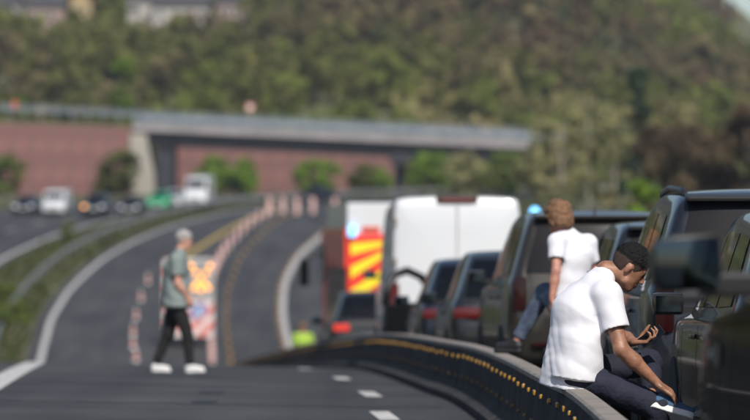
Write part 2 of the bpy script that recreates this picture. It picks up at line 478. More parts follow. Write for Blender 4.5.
# pale kerb separator on the far side of the lane
kb = thing('kerb_separator', 'pale concrete kerb with yellow studs curving beside the empty far lane', 'kerb')
kprof = [(-.19, .0), (-.17, .18), (-.13, .22), (.13, .22), (.17, .18), (.19, .0)]
for q in range(22):
    y0 = 150 + q*8.0
    swept('kerb_stone', kprof, y0, y0+8, 2.0, M['kerb_white'], kb, fx=rightX, gap=.02)
ks = MB(); ks.box((0, 0, 0), (.12, .14, .24), bev=.03); kme = None
y = 176.0
while y < 322:
    x = float(rightX(y)); z = float(zr(x, y))
    if kme is None: o = ks.build('stud', M['refl_y'], kb); kme = o.data
    else: o = link('stud', kme, kb)
    o.location = (x - .27, y, z + .17); y += 5.0

# guard rail in the median
gr = thing('guard_rail', 'grey steel guard rail on posts along the grassy median', 'guard rail')
wb = [(-.04, .52), (-.01, .50), (.03, .56), (-.01, .62), (-.01, .66), (.03, .72), (-.01, .80), (-.04, .78)]
for q in range(24):
    y0 = 160 + q*12
    swept('rail', wb, y0, y0+12, 2.0, M['rail'], gr, fx=lambda y: leftX(y) - 2.3)
pme = None
for q in range(72):
    y = 161 + q*4.0; x = float(leftX(y) - 2.36)
    if pme is None:
        o = MB().box((0, 0, .35), (.08, .10, .80)).build('post', M['rail'], gr); pme = o.data
    else: o = link('post', pme, gr)
    o.location = (x, y, float(zr(x, y)) - .05)

# ------------------------------------------------------------------ foliage
PAL = {
    'spring': [(.165, .215, .048), (.195, .240, .052), (.140, .185, .042)],
    'bright': [(.20, .31, .040), (.23, .35, .045), (.16, .25, .035)],
    'olive': [(.165, .180, .058), (.190, .200, .062), (.140, .155, .050)],
    'brown': [(.135, .098, .058), (.160, .120, .070), (.110, .082, .052)],
    'pale': [(.330, .310, .150), (.370, .345, .165), (.290, .280, .130)],
    'dark': [(.045, .075, .040), (.055, .085, .045), (.036, .060, .034)],
    'grey': [(.185, .165, .085), (.210, .185, .095), (.160, .148, .075)],
}
def leaf_cloud(centers, radii, n, size, rng, squash=1.0):
    k = rng.integers(0, len(centers), n)
    d = rng.normal(size=(n, 3)); d /= np.linalg.norm(d, axis=1)[:, None]
    r = rng.random(n)**.45
    p = centers[k] + d*r[:, None]*radii[k][:, None]*np.array([1, 1, squash])
    nn = d*1.0 + np.array([0, 0, .35]) + rng.normal(size=(n, 3))*.38
    a = np.cross(nn, rng.normal(size=(n, 3))); a /= np.linalg.norm(a, axis=1)[:, None]
    b = np.cross(nn, a); b /= np.linalg.norm(b, axis=1)[:, None]
    s = size*(.6 + .8*rng.random(n))[:, None]
    V = np.stack([p - a*s - b*s*.55, p + a*s*.2 - b*s*.75, p + a*s + b*s*.5, p - a*s*.1 + b*s*.8], 1)
    return V.reshape(-1, 3), k
def leaf_mesh(name, V, tints):
    n = len(V)//4
    F = np.arange(n*4).reshape(n, 4)
    me = mesh_from(name, V, F, M['leaf'], smooth=False)
    ca = me.color_attributes.new('tint', 'FLOAT_COLOR', 'POINT')
    c = np.ones((n*4, 4), np.float32); c[:, :3] = np.repeat(tints, 4, axis=0)
    ca.data.foreach_set('color', c.ravel())
    return me
def make_tree(name, label, cat, loc, h, rad, pal, seed, n=1800, leaf=.30, shape='round', bark='bark', clumps=34, trunk=True, group=None, crown0=.28):
    rng = np.random.default_rng(seed)
    t = thing(name, label, cat, loc, group=group)
    cs = []; rs = []
    for q in range(clumps):
        f = rng.random()
        z = h*(crown0 + (1-crown0)*f*.94)
        if shape == 'round': w = rad*math.sqrt(max(.06, 1 - (2*f-1)**2*.93))
        elif shape == 'cone': w = rad*(1.03 - f)
        else: w = rad*(.55 + .45*math.sin(math.pi*min(1, f*1.1)))
        an = rng.random()*6.283; rr = w*math.sqrt(rng.random())
        cs.append((rr*math.cos(an), rr*math.sin(an), z)); rs.append(rad*(.22 + .2*rng.random()))
    cs = np.array(cs); rs = np.array(rs)
    V, k = leaf_cloud(cs, rs, n, leaf, rng, .8)
    pc = np.array(PAL[pal])
    ct = pc[rng.integers(0, 3, clumps)]*(.75 + .5*rng.random((clumps, 1)))
    tints = ct[k]*(.8 + .4*rng.random((n, 1)))
    if trunk:
        mb = MB(); r0 = (.022*h + .05)*(.45 if bark == 'bark_b' else 1)
        lean = rng.normal(size=2)*.02*h
        tip = (lean[0], lean[1], h*.9)
        mb.tube([(0, 0, -.3), (lean[0]*.2, lean[1]*.2, h*.3), (lean[0]*.6, lean[1]*.6, h*.6), tip], [r0*1.25, r0, r0*.6, r0*.15], 7)
        for q in range(9 if bark != 'bark_b' else 22):
            c = cs[rng.integers(0, clumps)]; zz = max(h*.18, c[2]*.62)
            f = zz/h; p0 = (lean[0]*f, lean[1]*f, zz)
            mb.tube([p0, ((p0[0]+c[0])*.5, (p0[1]+c[1])*.5, (zz + c[2])*.5 + .05*h*.3), tuple(c)], [r0*.42, r0*.28, r0*.08], 5)
        mb.build('trunk', M[bark], t)
    link('crown', leaf_mesh('crown', V, tints), t)
    return t
def at_ground(px, Y, dx=0):
    x = (px - 375)/FPX*Y + dx
    return (x, Y, float(gz(x, Y)) - .08)

# far wood on the hillside: one mass nobody could count
def woodland():
    rng = np.random.default_rng(77)
    Vs, Ts = [], []
    n = 3700
    Y = 485 + 620*rng.random(n)**.8
    a = rng.uniform(-.15, .20, n)
    X = a*Y
    for i in range(n):
        x, y = X[i], Y[i]; z0 = float(gz(x, y))
        h = rng.uniform(4.5, 9.0); w = rng.uniform(2.4, 4.4)
        if Y[i] < 520:
            h *= .65
        if a[i] < -.028 and 612 < y < 645: continue          # the houses stand in this clearing
        if a[i] < -.028 and y < 612:
            h = min(h, EYE + (240 - rng.uniform(4, 34))/FPX*y - z0)
            if h < 2.5: continue
        if a[i] > .072 and y > 800: h *= .55
        pn = math.sin(x/23.0 + y/61.0) + math.sin(x/41.0 - y/37.0 + 2) + rng.normal()*.7
        if a[i] < -.03: pn -= .35
        key = 'spring' if pn > .6 else ('olive' if pn > -.7 else ('grey' if pn > -1.5 else ('brown' if rng.random() < .7 else 'dark')))
        if key == 'dark' and rng.random() < .6: key = 'olive'
        if y < 560 and a[i] > 0 and rng.random() < .6: key = 'pale' if rng.random() < .5 else 'spring'
        ncl = 9
        f = rng.random(ncl)
        ww = w*np.sqrt(np.maximum(.1, 1-(2*f-1)**2*.9)); an = rng.random(ncl)*6.283; rr = ww*np.sqrt(rng.random(ncl))
        cs = np.stack([x + rr*np.cos(an), y + rr*np.sin(an), z0 + h*(.12 + .82*f)], 1)
        rs = w*(.32 + .2*rng.random(ncl))
        m = 95 if y < 750 else 60
        V, k = leaf_cloud(cs, rs, m, .75 if y < 750 else 1.0, rng, .85)
        pc = np.array(PAL[key])[rng.integers(0, 3, ncl)]*(.88 + .24*rng.random((ncl, 1)))
        Vs.append(V); Ts.append(pc[k]*np.array([1.08, 1.0, .92])*(.9 + .2*rng.random((m, 1))))
    o = link('woodland', leaf_mesh('woodland', np.concatenate(Vs), np.concatenate(Ts)))
    struct(o, 'stuff'); tag(o, 'mixed green and brown spring wood covering the hillside', 'woodland')
woodland()

def add_reflection_wood():  # unseen tree belt, added so the car flanks reflect something darker
    rng = np.random.default_rng(31); Vs, Ts = [], []
    for i in range(170):
        y = rng.uniform(-60, 190); x = -34 - 26*rng.random() if i < 130 else 34 + 22*rng.random()
        if x > 0 and y > 110: continue
        z0 = float(gz(x, y)); h = rng.uniform(4, 7.5); ncl = 18; w = 3.8
        f = rng.random(ncl); an = rng.random(ncl)*6.283; rr = w*np.sqrt(rng.random(ncl))
        cs = np.stack([x + rr*np.cos(an), y + rr*np.sin(an), z0 + h*(.04 + .9*f)], 1)
        V, k = leaf_cloud(cs, np.full(ncl, 1.9), 520, .34, rng)
        pc = np.array(PAL[rng.choice(['olive', 'spring', 'grey', 'brown'])])[rng.integers(0, 3, ncl)]
        Vs.append(V); Ts.append(pc[k]*(.75 + .5*rng.random((520, 1))))
    o = link('reflection_wood', leaf_mesh('reflection_wood', np.concatenate(Vs), np.concatenate(Ts)))
    struct(o, 'stuff'); tag(o, 'unseen belt of trees added beside the motorway to be reflected in the cars', 'woodland')
add_reflection_wood()

# scrub along the foot of the hill behind the bridge, one mass
def scrub():
    rng = np.random.default_rng(5); Vs, Ts = [], []
    for i in range(330):
        y = rng.uniform(458, 482); x = rng.uniform(-52, 62)
        z0 = float(gz(x, y)); h = rng.uniform(2.0, 5.2)
        key = rng.choice(['olive', 'spring', 'pale', 'pale', 'spring'])
        ncl = 6
        cs = np.stack([x + rng.normal(size=ncl)*1.3, y + rng.normal(size=ncl)*1.0, z0 + h*rng.random(ncl)*.9], 1)
        V, k = leaf_cloud(cs, np.full(ncl, 1.2), 110, .36, rng)
        pc = np.array(PAL[key])[rng.integers(0, 3, ncl)]
        Vs.append(V); Ts.append(pc[k]*(.75 + .5*rng.random((110, 1))))
    o = link('scrub', leaf_mesh('scrub', np.concatenate(Vs), np.concatenate(Ts)))
    struct(o, 'stuff'); tag(o, 'olive green scrub at the foot of the hill behind the bridge', 'scrub')
scrub()

# verge grass
def verge():
    rng = np.random.default_rng(9); Vs = []
    n = 16000
    Y = rng.uniform(95, 400, n); side = rng.random(n)
    X = np.where(side < .55, leftX(Y) - .9 - 4.9*rng.random(n), np.where(side < .7, leftX(Y) - 21 - 8*rng.random(n), barX(Y) + 9 + 14*rng.random(n)))
    Z = gz(X, Y) - .09
    h = rng.uniform(.10, .34, n)*np.where(rng.random(n) < .06, 2.0, 1.0); an = rng.random(n)*6.283; w = rng.uniform(.05, .13, n)
    ca, sa = np.cos(an), np.sin(an)
    lx, ly = rng.normal(size=n)*.12, rng.normal(size=n)*.12
    V = np.stack([np.stack([X-ca*w, Y-sa*w, Z], 1), np.stack([X+ca*w, Y+sa*w, Z], 1), np.stack([X+lx+ca*w*.4, Y+ly+sa*w*.4, Z+h], 1), np.stack([X+lx-ca*w*.6, Y+ly-sa*w*.6, Z+h*.9], 1)], 1).reshape(-1, 3)
    key = rng.random(n)
    pc = np.where((key < .5)[:, None], np.array([.085, .12, .025]), np.where((key < .85)[:, None], np.array([.10, .095, .04]), np.array([.10, .065, .035])))
    o = link('verge_grass', leaf_mesh('verge_grass', V, pc*(.7 + .6*rng.random((n, 1)))))
    struct(o, 'stuff'); tag(o, 'rough grass growing on the median and verges', 'grass')
verge()

# ------------------------------------------------------------------ bridge, walls, embankment
YB = 430.0
def bz(x): return -.046*(x + 24.6)
def sheared(mb): 
    for v in mb.bm.verts: v.co.z += bz(v.co.x)
    return mb
br = thing('road_bridge', 'long grey road bridge with dark underside crossing over the motorway', 'bridge', (0, YB, 0))
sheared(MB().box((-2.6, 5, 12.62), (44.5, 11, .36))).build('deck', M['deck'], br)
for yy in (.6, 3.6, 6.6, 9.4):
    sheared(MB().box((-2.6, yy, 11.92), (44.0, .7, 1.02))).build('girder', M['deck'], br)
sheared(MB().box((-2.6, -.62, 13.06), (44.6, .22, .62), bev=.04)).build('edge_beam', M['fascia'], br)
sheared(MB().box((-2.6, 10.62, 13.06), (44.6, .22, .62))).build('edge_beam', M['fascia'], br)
for zz, t in ((14.72, .12), (14.36, .20), (13.98, .20), (13.60, .20)):
    sheared(MB().box((-2.6, -.62, zz), (44.6, .08, t))).build('rail', M['railing'], br)
    if zz > 14: sheared(MB().box((-35.0, -.62, zz), (20.1, .08, t))).build('rail', M['railing'], br)
sheared(MB().box((-2.6, 10.62, 14.4), (44.0, .08, .3))).build('rail', M['railing'], br)
pm = None
for q in range(40):
    x = -44.2 + q*1.62
    if pm is None: o = MB().box((0, 0, .65), (.09, .10, 1.35)).build('post', M['railing'], br); pm = o.data
    else: o = link('post', pm, br)
    o.location = (x, -.62, 13.40 + bz(x) - .05)
for x, s_ in ((2.6, 1.0),):
    z0 = float(gz(x, YB+5)) - YB*0 - .5
    pb = MB(); pb.box((x, 5, (10.4 + z0)/2), (1.05, 5.0, 10.4 - z0), bev=.15); p_ = pb.build('pier', M['deck'], br)  # pier coloured near black to hold the shade under the deck
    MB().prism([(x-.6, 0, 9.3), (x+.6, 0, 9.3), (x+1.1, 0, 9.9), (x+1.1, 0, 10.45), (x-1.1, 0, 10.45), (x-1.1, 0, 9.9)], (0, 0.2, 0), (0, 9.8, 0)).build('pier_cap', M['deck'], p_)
MB().box((-21.7, 5.5, 8.4), (1.7, 9.5, 6.4), bev=.1).build('pier', M['deck'], br)  # dark colour stands in for the shade this pier is in
ab = MB(); ab.prism([(-25.2, 0, 5), (-22.65, 0, 5), (-22.75, 0, 8.0), (-23.6, 0, 12.4), (-25.2, 0, 12.4)], (0, -1.2, 0), (0, 10, 0)); ab.build('abutment', M['concrete_p'], br)
# embankment the road stands on left of the bridge
eb = MB(); eb.prism([(-120, 0, 3), (-25.25, 0, 3), (-25.25, 0, 13.3), (-60, 0, 14.9), (-120, 0, 17)], (0, YB-.55, 0), (0, YB+40, 0))
struct(eb.build('embankment', M['ground']))
def panel_wall(name, label, x0, x1, Y, ztop, zbot, slope, pw):
    t = thing(name, label, 'wall', (0, Y, 0)); n = int((x1-x0)/pw); pme_ = None; qme = None
    h = ztop - zbot
    for q in range(n):
        xc = x0 + (q+.5)*pw
        for r_ in range(3):
            hh = h/3
            if pme_ is None: o = MB().box((0, 0, 0), (pw-.14, .24, hh-.04), bev=.04).build('panel', M['wallp'], t); pme_ = o.data
            else: o = link('panel', pme_, t)
            o.location = (xc, .02*((q*7+r_*3) % 3 - 1), zbot + hh*(r_+.5) + slope*(xc-x0)); 
        if qme is None: o = MB().box((0, 0, 0), (.22, .42, h+.2)).build('post', M['wallpost'], t); qme = o.data
        else: o = link('post', qme, t)
        o.location = (xc + pw/2, 0, (ztop+zbot)/2 + .08 + slope*(xc-x0))
    return t
panel_wall('retaining_wall', 'tall reddish panelled retaining wall left of the bridge abutment', -47.2, -25.2, YB-.85, 13.7, 4.9, -.030, 2.0)
panel_wall('retaining_wall', 'reddish panelled wall seen beneath the bridge deck', -22.2, 4.2, 453, 12.3, 5.6, 0, 2.2)
sg = thing('road_sign', 'small round red and white sign on a pole above the bridge railing', 'sign', (-12.9, YB+.2, 13.1 + bz(-12.9)))
MB().tube([(0, 0, -.2), (0, 0, 2.7)], .05).build('pole', M['rail'], sg)
dk = MB().lathe([(.42, -.02), (.42, .02)], 20, 'y', (0, -.08, 2.6)).build('sign_disc', M['red_s'], sg)
MB().lathe([(.29, -.012), (.29, .012)], 20, 'y', (0, -.115, 2.6)).build('disc_face', M['wht_s'], dk)
tp = thing('marker_post', 'small pinkish marker standing by the railing at the far left of the bridge road', 'sign', (-37.2, YB+.4, 13.1 + bz(-37.2)))
MB().tube([(0, 0, -.2), (0, 0, 2.0)], .05).build('pole', M['rail'], tp)
MB().box((0, -.08, 1.75), (.5, .04, .7), bev=.01).build('sign_board', M['red_s'], tp)

# ------------------------------------------------------------------ houses on the hillside
def house(label, px0, px1, py_eave, Y, depth, wallm, roofm, gable_front, rise, wins):
    x0 = (px0-375)/FPX*Y; x1 = (px1-375)/FPX*Y; xc = (x0+x1)/2; w = x1-x0
    zb = float(gz(xc, Y)) - 1.2; ze = EYE + (240-py_eave)/FPX*Y; h = max(2.6, ze-zb)
    t = thing('house', label, 'house', (xc, Y, zb))
    if gable_front:
        MB().prism([(-w/2, 0, 0), (w/2, 0, 0), (w/2, 0, h), (0, 0, h+rise), (-w/2, 0, h)], (0, 0, 0), (0, depth, 0)).build('wall', wallm, t)
        r_ = MB(); 
        for s_ in (-1, 1):
            r_.prism([(s_*(w/2+.35), 0, h-.2), (s_*(w/2+.35), 0, h+.05), (0, 0, h+rise+.28), (0, 0, h+rise+.03)], (0, -.4, 0), (0, depth+.4, 0))
    else:
        MB().prism([(0, 0, 0), (0, depth, 0), (0, depth, h), (0, depth/2, h+rise), (0, 0, h)], (-w/2, 0, 0), (w/2, 0, 0)).build('wall', wallm, t)
        r_ = MB()
        r_.prism([(0, -.4, h-.2), (0, -.4, h+.05), (0, depth/2, h+rise+.28), (0, depth/2, h+rise+.03)], (-w/2-.35, 0, 0), (w/2+.35, 0, 0))
        r_.prism([(0, depth+.4, h-.2), (0, depth+.4, h+.05), (0, depth/2, h+rise+.28), (0, depth/2, h+rise+.03)], (-w/2-.35, 0, 0), (w/2+.35, 0, 0))
    rf = r_.build('roof', roofm, t)
    MB().box((w*.2, depth*.5, h+rise+.4), (.6, .6, 1.4)).build('chimney', M['roof_r'], rf)
    for (u, zz, ww, hh) in wins:
        wd = MB().box((u*w, -.02, h+zz), (ww, .08, hh)).build('window', M['kerb_white'], t)
        MB().box((u*w, -.075, h+zz), (ww-.2, .04, hh-.2)).build('pane', M['pane'], wd)
    return t
W4 = [(-.35, -1.5, .9, 1.2), (-.1, -1.5, .9, 1.2), (.15, -1.5, .9, 1.2), (.37, -1.5, .9, 1.2)]
house('pinkish low house with dark roof at the far left of the hillside', 26, 64, 6, 628, 8, M['house_p'], M['roof_d'], False, 2.2, W4[:3])
house('narrow ochre yellow gable house on the hill', 70, 91, 2, 622, 9, M['house_y'], M['roof_r'], True, 2.4, [(-.2, -1.3, .7, 1.1), (.2, -1.3, .7, 1.1)])
house('white house cut off by the top edge right of the ochre house', 128, 150, 0, 634, 8, M['house_w'], M['roof_d'], False, 2.4, W4[:2])
house('long white house with a row of windows on the hill', 153, 208, 5, 626, 9, M['house_w'], M['roof_d'], False, 2.4, W4)
house('small white annexe below the long white house', 183, 195, 24, 612, 4, M['house_w'], M['roof_d'], True, 1.0, [(0, -1.2, .6, .9)])
house('dusky pink house at the upper edge right of the long white house', 216, 247, 2, 632, 8, M['house_p'], M['roof_d'], False, 2.2, W4[:3])
house('cream house at the top left corner of the hillside', -10, 18, 4, 640, 8, M['house_w'], M['roof_d'], False, 2.4, W4[:2])

# ------------------------------------------------------------------ trees and shrubs one can tell apart
GT = [
 # px, Y, height, radius, palette, shape, seed, label, n, leaf
 (562, 300, 9.6, 1.9, 'pale', 'col', 21, 'pale feathery birch left in the group behind the queue', 900, .22),
 (588, 306, 10.6, 2.1, 'pale', 'col', 22, 'tallest pale feathery birch in the middle of the birch group', 900, .22),
 (614, 298, 9.2, 2.0, 'pale', 'col', 23, 'pale feathery birch right in the group, next to dark conifer', 900, .22),
 (545, 330, 6.0, 2.4, 'pale', 'round', 24, 'pale olive bush beyond the white van roof', 1100, .25),
]
for px, Y, h, rd, pal, shp, sd, lab, n, lf in GT:
    make_tree('birch_tree' if shp == 'col' else 'bush', lab, 'tree' if shp == 'col' else 'bush', at_ground(px, Y), h, rd, pal, sd, n, lf, shp, 'bark_b' if pal == 'pale' else 'bark', crown0=.18)
make_tree('conifer_tree', 'slim dark conifer standing between the birches and brown trees', 'tree', at_ground(637, 330), 11.5, 2.0, 'dark', 31, 2200, .28, 'cone', clumps=46, crown0=.1)
for px, Y, h, rd, sd, lab in ((662, 262, 8.6, 2.3, 41, 'dark brown leafless-looking tree nearest the slim conifer'), (690, 255, 9.8, 2.8, 42, 'tallest dark brown tree above the roof rail car'),
                              (722, 250, 8.8, 2.5, 43, 'dark brown tree second from the right edge'), (752, 246, 10.4, 3.0, 44, 'dark brown tree cut by the right edge')):
    make_tree('copper_tree', lab, 'tree', at_ground(px, Y), h, rd, 'brown', sd, 2300, .26, 'round', crown0=.08)
for px, Y, h, rd, sd, lab in ((655, 150, 8.0, 1.6, 51, 'bright lime green bush just above the dark car roofs'), (688, 158, 7.4, 1.6, 52, 'bright green bush right behind the roof rail car'), (738, 154, 7.0, 1.7, 53, 'bright green bush at the right edge')):
    make_tree('green_bush', lab, 'bush', at_ground(px, Y), h, rd, 'bright', sd, 2200, .13, 'round', crown0=.05, clumps=30)
for i, (px, Y, h, rd, pal, lab) in enumerate((
    (122, 424, 4.6, 1.9, 'olive', 'olive shrub in front of the red wall beside the pale abutment'),
    (104, 426, 3.4, 1.3, 'olive', 'smaller olive shrub left of the abutment shrub'),
    (215, 425, 4.0, 1.9, 'bright', 'green shrub under the bridge behind the white bus'),
    (238, 424, 3.8, 2.0, 'bright', 'green shrub under the bridge second from the left'),
    (318, 426, 3.6, 2.2, 'bright', 'round green shrub before the wall under mid bridge'),
    (366, 425, 3.0, 1.8, 'olive', 'low olive shrub left of the bridge pier'),
    (378, 424, 2.8, 1.4, 'bright', 'green shrub touching the bridge pier'),
    (4, 424, 4.4, 2.0, 'spring', 'dark green shrub at the left edge before the red wall'),
    (432, 418, 4.2, 2.2, 'bright', 'green bush right of the bridge pier'),
    (468, 412, 4.4, 2.4, 'pale', 'pale yellowish tree under the right end of the bridge'),
    (505, 408, 4.6, 2.5, 'spring', 'green bush in front of the bridge right end'),
    (545, 400, 7.6, 2.6, 'pale', 'tall olive tree hiding the right end of the bridge'))):
    z_ = at_ground(px, Y)
    make_tree('shrub', lab, 'shrub', z_, h, rd, pal, 60+i, 1300, .24, 'round', crown0=.05)
make_tree('green_tree', 'light green tree rising above the railing left of the bridge', 'tree', (PX(124, 0, YB+8)[0], YB+8, 12.4), 8.8, 1.5, 'bright', 90, 1300, .26, 'col', crown0=.05)
for i, px in enumerate((20, 62, 95)):
    make_tree('shrub', ['low shrub over the far left end of the red wall', 'low shrub over the middle of the red wall', 'low shrub over the right end of the red wall'][i], 'shrub', (PX(px, 0, YB+3)[0], YB+3, 12.8 + .5*(2-i)), 2.6, 1.7, 'olive' if i else 'spring', 95+i, 800, .24, 'round', crown0=.02)
make_tree('median_bush', 'small round dark green bush on the median above the guard rail', 'bush', (PX(69, 236, 296)[0], 296, float(gz(PX(69, 236, 296)[0], 296)) - .05), 1.25, .62, 'spring', 99, 900, .10, 'round', crown0=.02)
for i, (px, Y, h) in enumerate(((6, 232, 1.5), (16, 224, 1.1), (-6, 215, 1.6))):
    make_tree('median_bush', ['leafy bush at the left edge beside the guard rail', 'low leafy bush right of the left edge bush', 'bush lowest on the left verge'][i], 'bush', at_ground(px, Y), h, .9, 'spring', 102+i, 900, .10, 'round', crown0=.02)

# ------------------------------------------------------------------ cones, beacons, warning trailer
cone0 = None
def put_cone(x, y):
    global cone0
    if cone0 is None:
        t = thing('traffic_cone', 'red and white traffic cone in the row left of the walking man', 'traffic cone', group='cones left of the walking man')
        MB().box((0, 0, .02), (.42, .42, .04), bev=.012).build('base', M['plastic'], t)
        c = MB(); c.lathe([(.15, .04), (.12, .20)], 16); c.mi = 0
        c.build('cone', M['wht_s'], t)
        MB().lathe([(.121, .20), (.085, .40)], 16).build('red_band', M['red_s'], t)
        MB().lathe([(.084, .40), (.068, .50)], 16).build('white_band', M['wht_s'], t)
        MB().lathe([(.067, .50), (.045, .64), (.03, .68)], 16).build('white_tip', M['wht_s'], t)
        cone0 = t
    else: t = copy_tree(cone0)
    t.location = (x, y, float(zr(x, y)) + .004)
for (px, Y) in ((136, 195), (133, 204.5), (133, 214), (136, 225), (141, 238), (148, 251)):
    put_cone((px-375)/FPX*Y, Y)
bcn = None
def put_beacon(x, y, s=1.0, grp='beacons between the two lanes', lab='red and white striped beacon in the dense curving row between the lanes'):
    global bcn
    if bcn is None:
        t = thing('guide_beacon', lab, 'beacon', group=grp)
        MB().box((0, 0, .05), (.40, .80, .10), bev=.03).build('foot', M['plastic'], t)
        MB().box((0, 0, .62), (.26, .035, 1.0), bev=.012).build('board', M['wht_s'], t)
        for k in range(4):
            z = .24 + k*.25
            MB().prism([(-.125, 0, z-.07), (.125, 0, z+.02), (.125, 0, z+.12), (-.125, 0, z+.03)], (0, -.024, 0), (0, -.019, 0)).build('stripe', M['red_s'], t)
        bcn = t
    else:
        t = copy_tree(bcn)
    t['label'] = lab; t['group'] = grp
    t.location = (x, y, float(zr(x, y)) + .004); t.scale = (s, s, s)
y = 193.0
while y < 330:
    put_beacon(float(barX(y)) - .85 - .004*(y-190), y, .85); y += 7.5 if y < 280 else 9.0
for px, Y in ((270, 338), (283, 336), (297, 334), (313, 336), (335, 335)):
    put_beacon((px-375)/FPX*Y, Y, 1.25, 'far beacons across the road', 'red and white beacon in the widely spaced far row across the bend')
# lit warning trailer
tY = 207.0
tx = (188.5-375)/FPX*tY
tr = thing('warning_trailer', 'red and white striped warning trailer with lit amber lamps behind the walking man', 'trailer', (tx, tY, float(zr(tx, tY))))
MB().box((0, .9, .42), (1.7, 2.6, .16), bev=.03).build('chassis', M['plastic'], tr)
for s_ in (-1, 1):
    wl = MB().lathe([(.20, -.1), (.31, -.1), (.33, -.05), (.33, .05), (.31, .1), (.20, .1)], 20, 'x', (s_*1.0, .9, .33)).build('wheel', M['tyre'], tr)
    MB().lathe([(.19, -.07), (.19, .07)], 16, 'x', (s_*1.0, .9, .33)).build('rim', M['alloy'], wl)
    MB().tube([(s_*1.1, .05, .4), (s_*1.1, .05, 4.1)], .05).build('post', M['steel'], tr)
bd = MB().box((0, 0, 2.40), (2.5, .06, 3.9), bev=.02).build('board', M['wht_s'], tr)
def clip_stripe(mb, k, x0, x1, z0, z1, d, y):
    # diagonal band clipped to a rectangle
    P = [(x0 + k, z0), (x0 + k + d, z0), (x0 + k + d + (z1-z0)*1.0, z1), (x0 + k + (z1-z0)*1.0, z1)]
    def clip(poly, f):
        out = []
        for i in range(len(poly)):
            a, b = poly[i], poly[(i+1) % len(poly)]; fa, fb = f(a), f(b)
            if fa >= 0: out.append(a)
            if (fa >= 0) != (fb >= 0):
                t = fa/(fa-fb); out.append((a[0]+(b[0]-a[0])*t, a[1]+(b[1]-a[1])*t))
        return out
    P = clip(P, lambda p: p[0]-x0)
    P = clip(P, lambda p: x1-p[0]) if P else P
    if len(P) >= 3: mb.prism([(p[0], 0, p[1]) for p in P], (0, y, 0), (0, y+.006, 0)); return True
    return False
for k in range(-6, 6):
    mb = MB()
    if clip_stripe(mb, k*.8, -1.23, 1.23, .50, 2.2, .40, -.040): mb.build('stripe', M['red_s'], bd)
    else: mb.bm.free()
for k in range(-4, 6):
    mb = MB()
    if clip_stripe(mb, k*.8, -1.23, -.02, 2.25, 4.3, .42, -.040): mb.build('stripe', M['red_s'], bd)
    else: mb.bm.free()
MB().box((.61, -.045, 3.3), (1.22, .05, 1.95), bev=.02).build('lamp_panel', M['rail'], bd)
for (u, w_) in ((.16, 4.00), (.42, 3.66), (1.26, 4.00), (1.02, 3.66), (.71, 3.30), (.30, 2.90), (.71, 2.82), (1.14, 2.90), (.50, 3.10), (.94, 3.10)):
    MB().lathe([(.02, -.04), (.09, -.03), (.105, 0), (.105, .03)], 14, 'y', (u*.86, -.10, w_)).build('lamp', M['amber_on'], bd)
ds = MB().lathe([(.38, -.012), (.38, .012)], 28, 'y', (.50, -.065, 1.75)).build('arrow_sign', M['blue_s'], tr)
ar = MB(); ar.prism([(.28, 0, 2.02), (.36, 0, 2.10), (.62, 0, 1.70), (.70, 0, 1.78), (.74, 0, 1.40), (.38, 0, 1.52), (.48, 0, 1.60)], (0, -.088, 0), (0, -.079, 0)); ar.build('arrow', M['wht_s'], ds)
for s_ in (-1, 1):
    MB().lathe([(.03, 0), (.11, .01), (.12, .12), (.05, .2)], 14, 'z', (s_*1.1, 0, 4.36)).build('lamp', M['red_l'], tr)

# ------------------------------------------------------------------ vehicles
BODY = {
 # y(-1 rear .. 1 front), half width factor, bottom, shoulder z, top half width factor, top z   (for H = 1.72)
 'suv': [(-1.0, .86, .42, .74, .72, .80), (-.988, .93, .34, .92, .80, 1.00), (-.965, .96, .30, 1.02, .80, 1.12), (-.92, .98, .27, 1.05, .77, 1.40), (-.885, .985, .26, 1.06, .755, 1.58), (-.84, .99, .25, 1.06, .75, 1.66),
         (-.70, 1, .22, 1.05, .75, 1.70), (-.3, 1, .20, 1.04, .75, 1.72), (.05, 1, .20, 1.03, .74, 1.69), (.2, 1, .2, 1.02, .74, 1.58), (.42, 1, .2, 1.01, .80, 1.14), (.5, 1, .2, 1.0, .80, 1.09), (.85, .97, .24, .96, .76, 1.02), (.96, .90, .3, .84, .70, .92), (1.0, .80, .38, .70, .62, .76)],
 'hatch': [(-1.0, .84, .40, .72, .70, .78), (-.985, .92, .32, .90, .78, .98), (-.95, .96, .28, .99, .78, 1.10), (-.86, .985, .26, 1.02, .74, 1.40), (-.76, .99, .24, 1.02, .72, 1.60), (-.6, 1, .22, 1.02, .72, 1.69),
         (-.25, 1, .2, 1.0, .73, 1.72), (.0, 1, .2, .98, .72, 1.66), (.15, 1, .2, .97, .72, 1.52), (.42, 1, .2, .96, .80, 1.08), (.5, 1, .2, .95, .80, 1.03), (.85, .96, .24, .88, .74, .92), (.96, .88, .3, .76, .66, .80), (1.0, .78, .38, .64, .6, .68)],
 'van': [(-1.0, .95, .40, .60, .88, 1.66), (-.993, .975, .34, .80, .90, 1.695), (-.97, .99, .3, .90, .905, 1.712), (-.7, 1, .26, .95, .905, 1.72), (-.2, 1, .24, .95, .905, 1.72), (.3, 1, .24, .93, .90, 1.71), (.45, 1, .24, .90, .88, 1.66),
         (.72, .99, .24, .84, .82, 1.10), (.78, .98, .24, .82, .80, 1.00), (.93, .93, .26, .72, .74, .84), (.99, .84, .3, .58, .66, .66), (1.0, .78, .36, .52, .6, .58)],
}
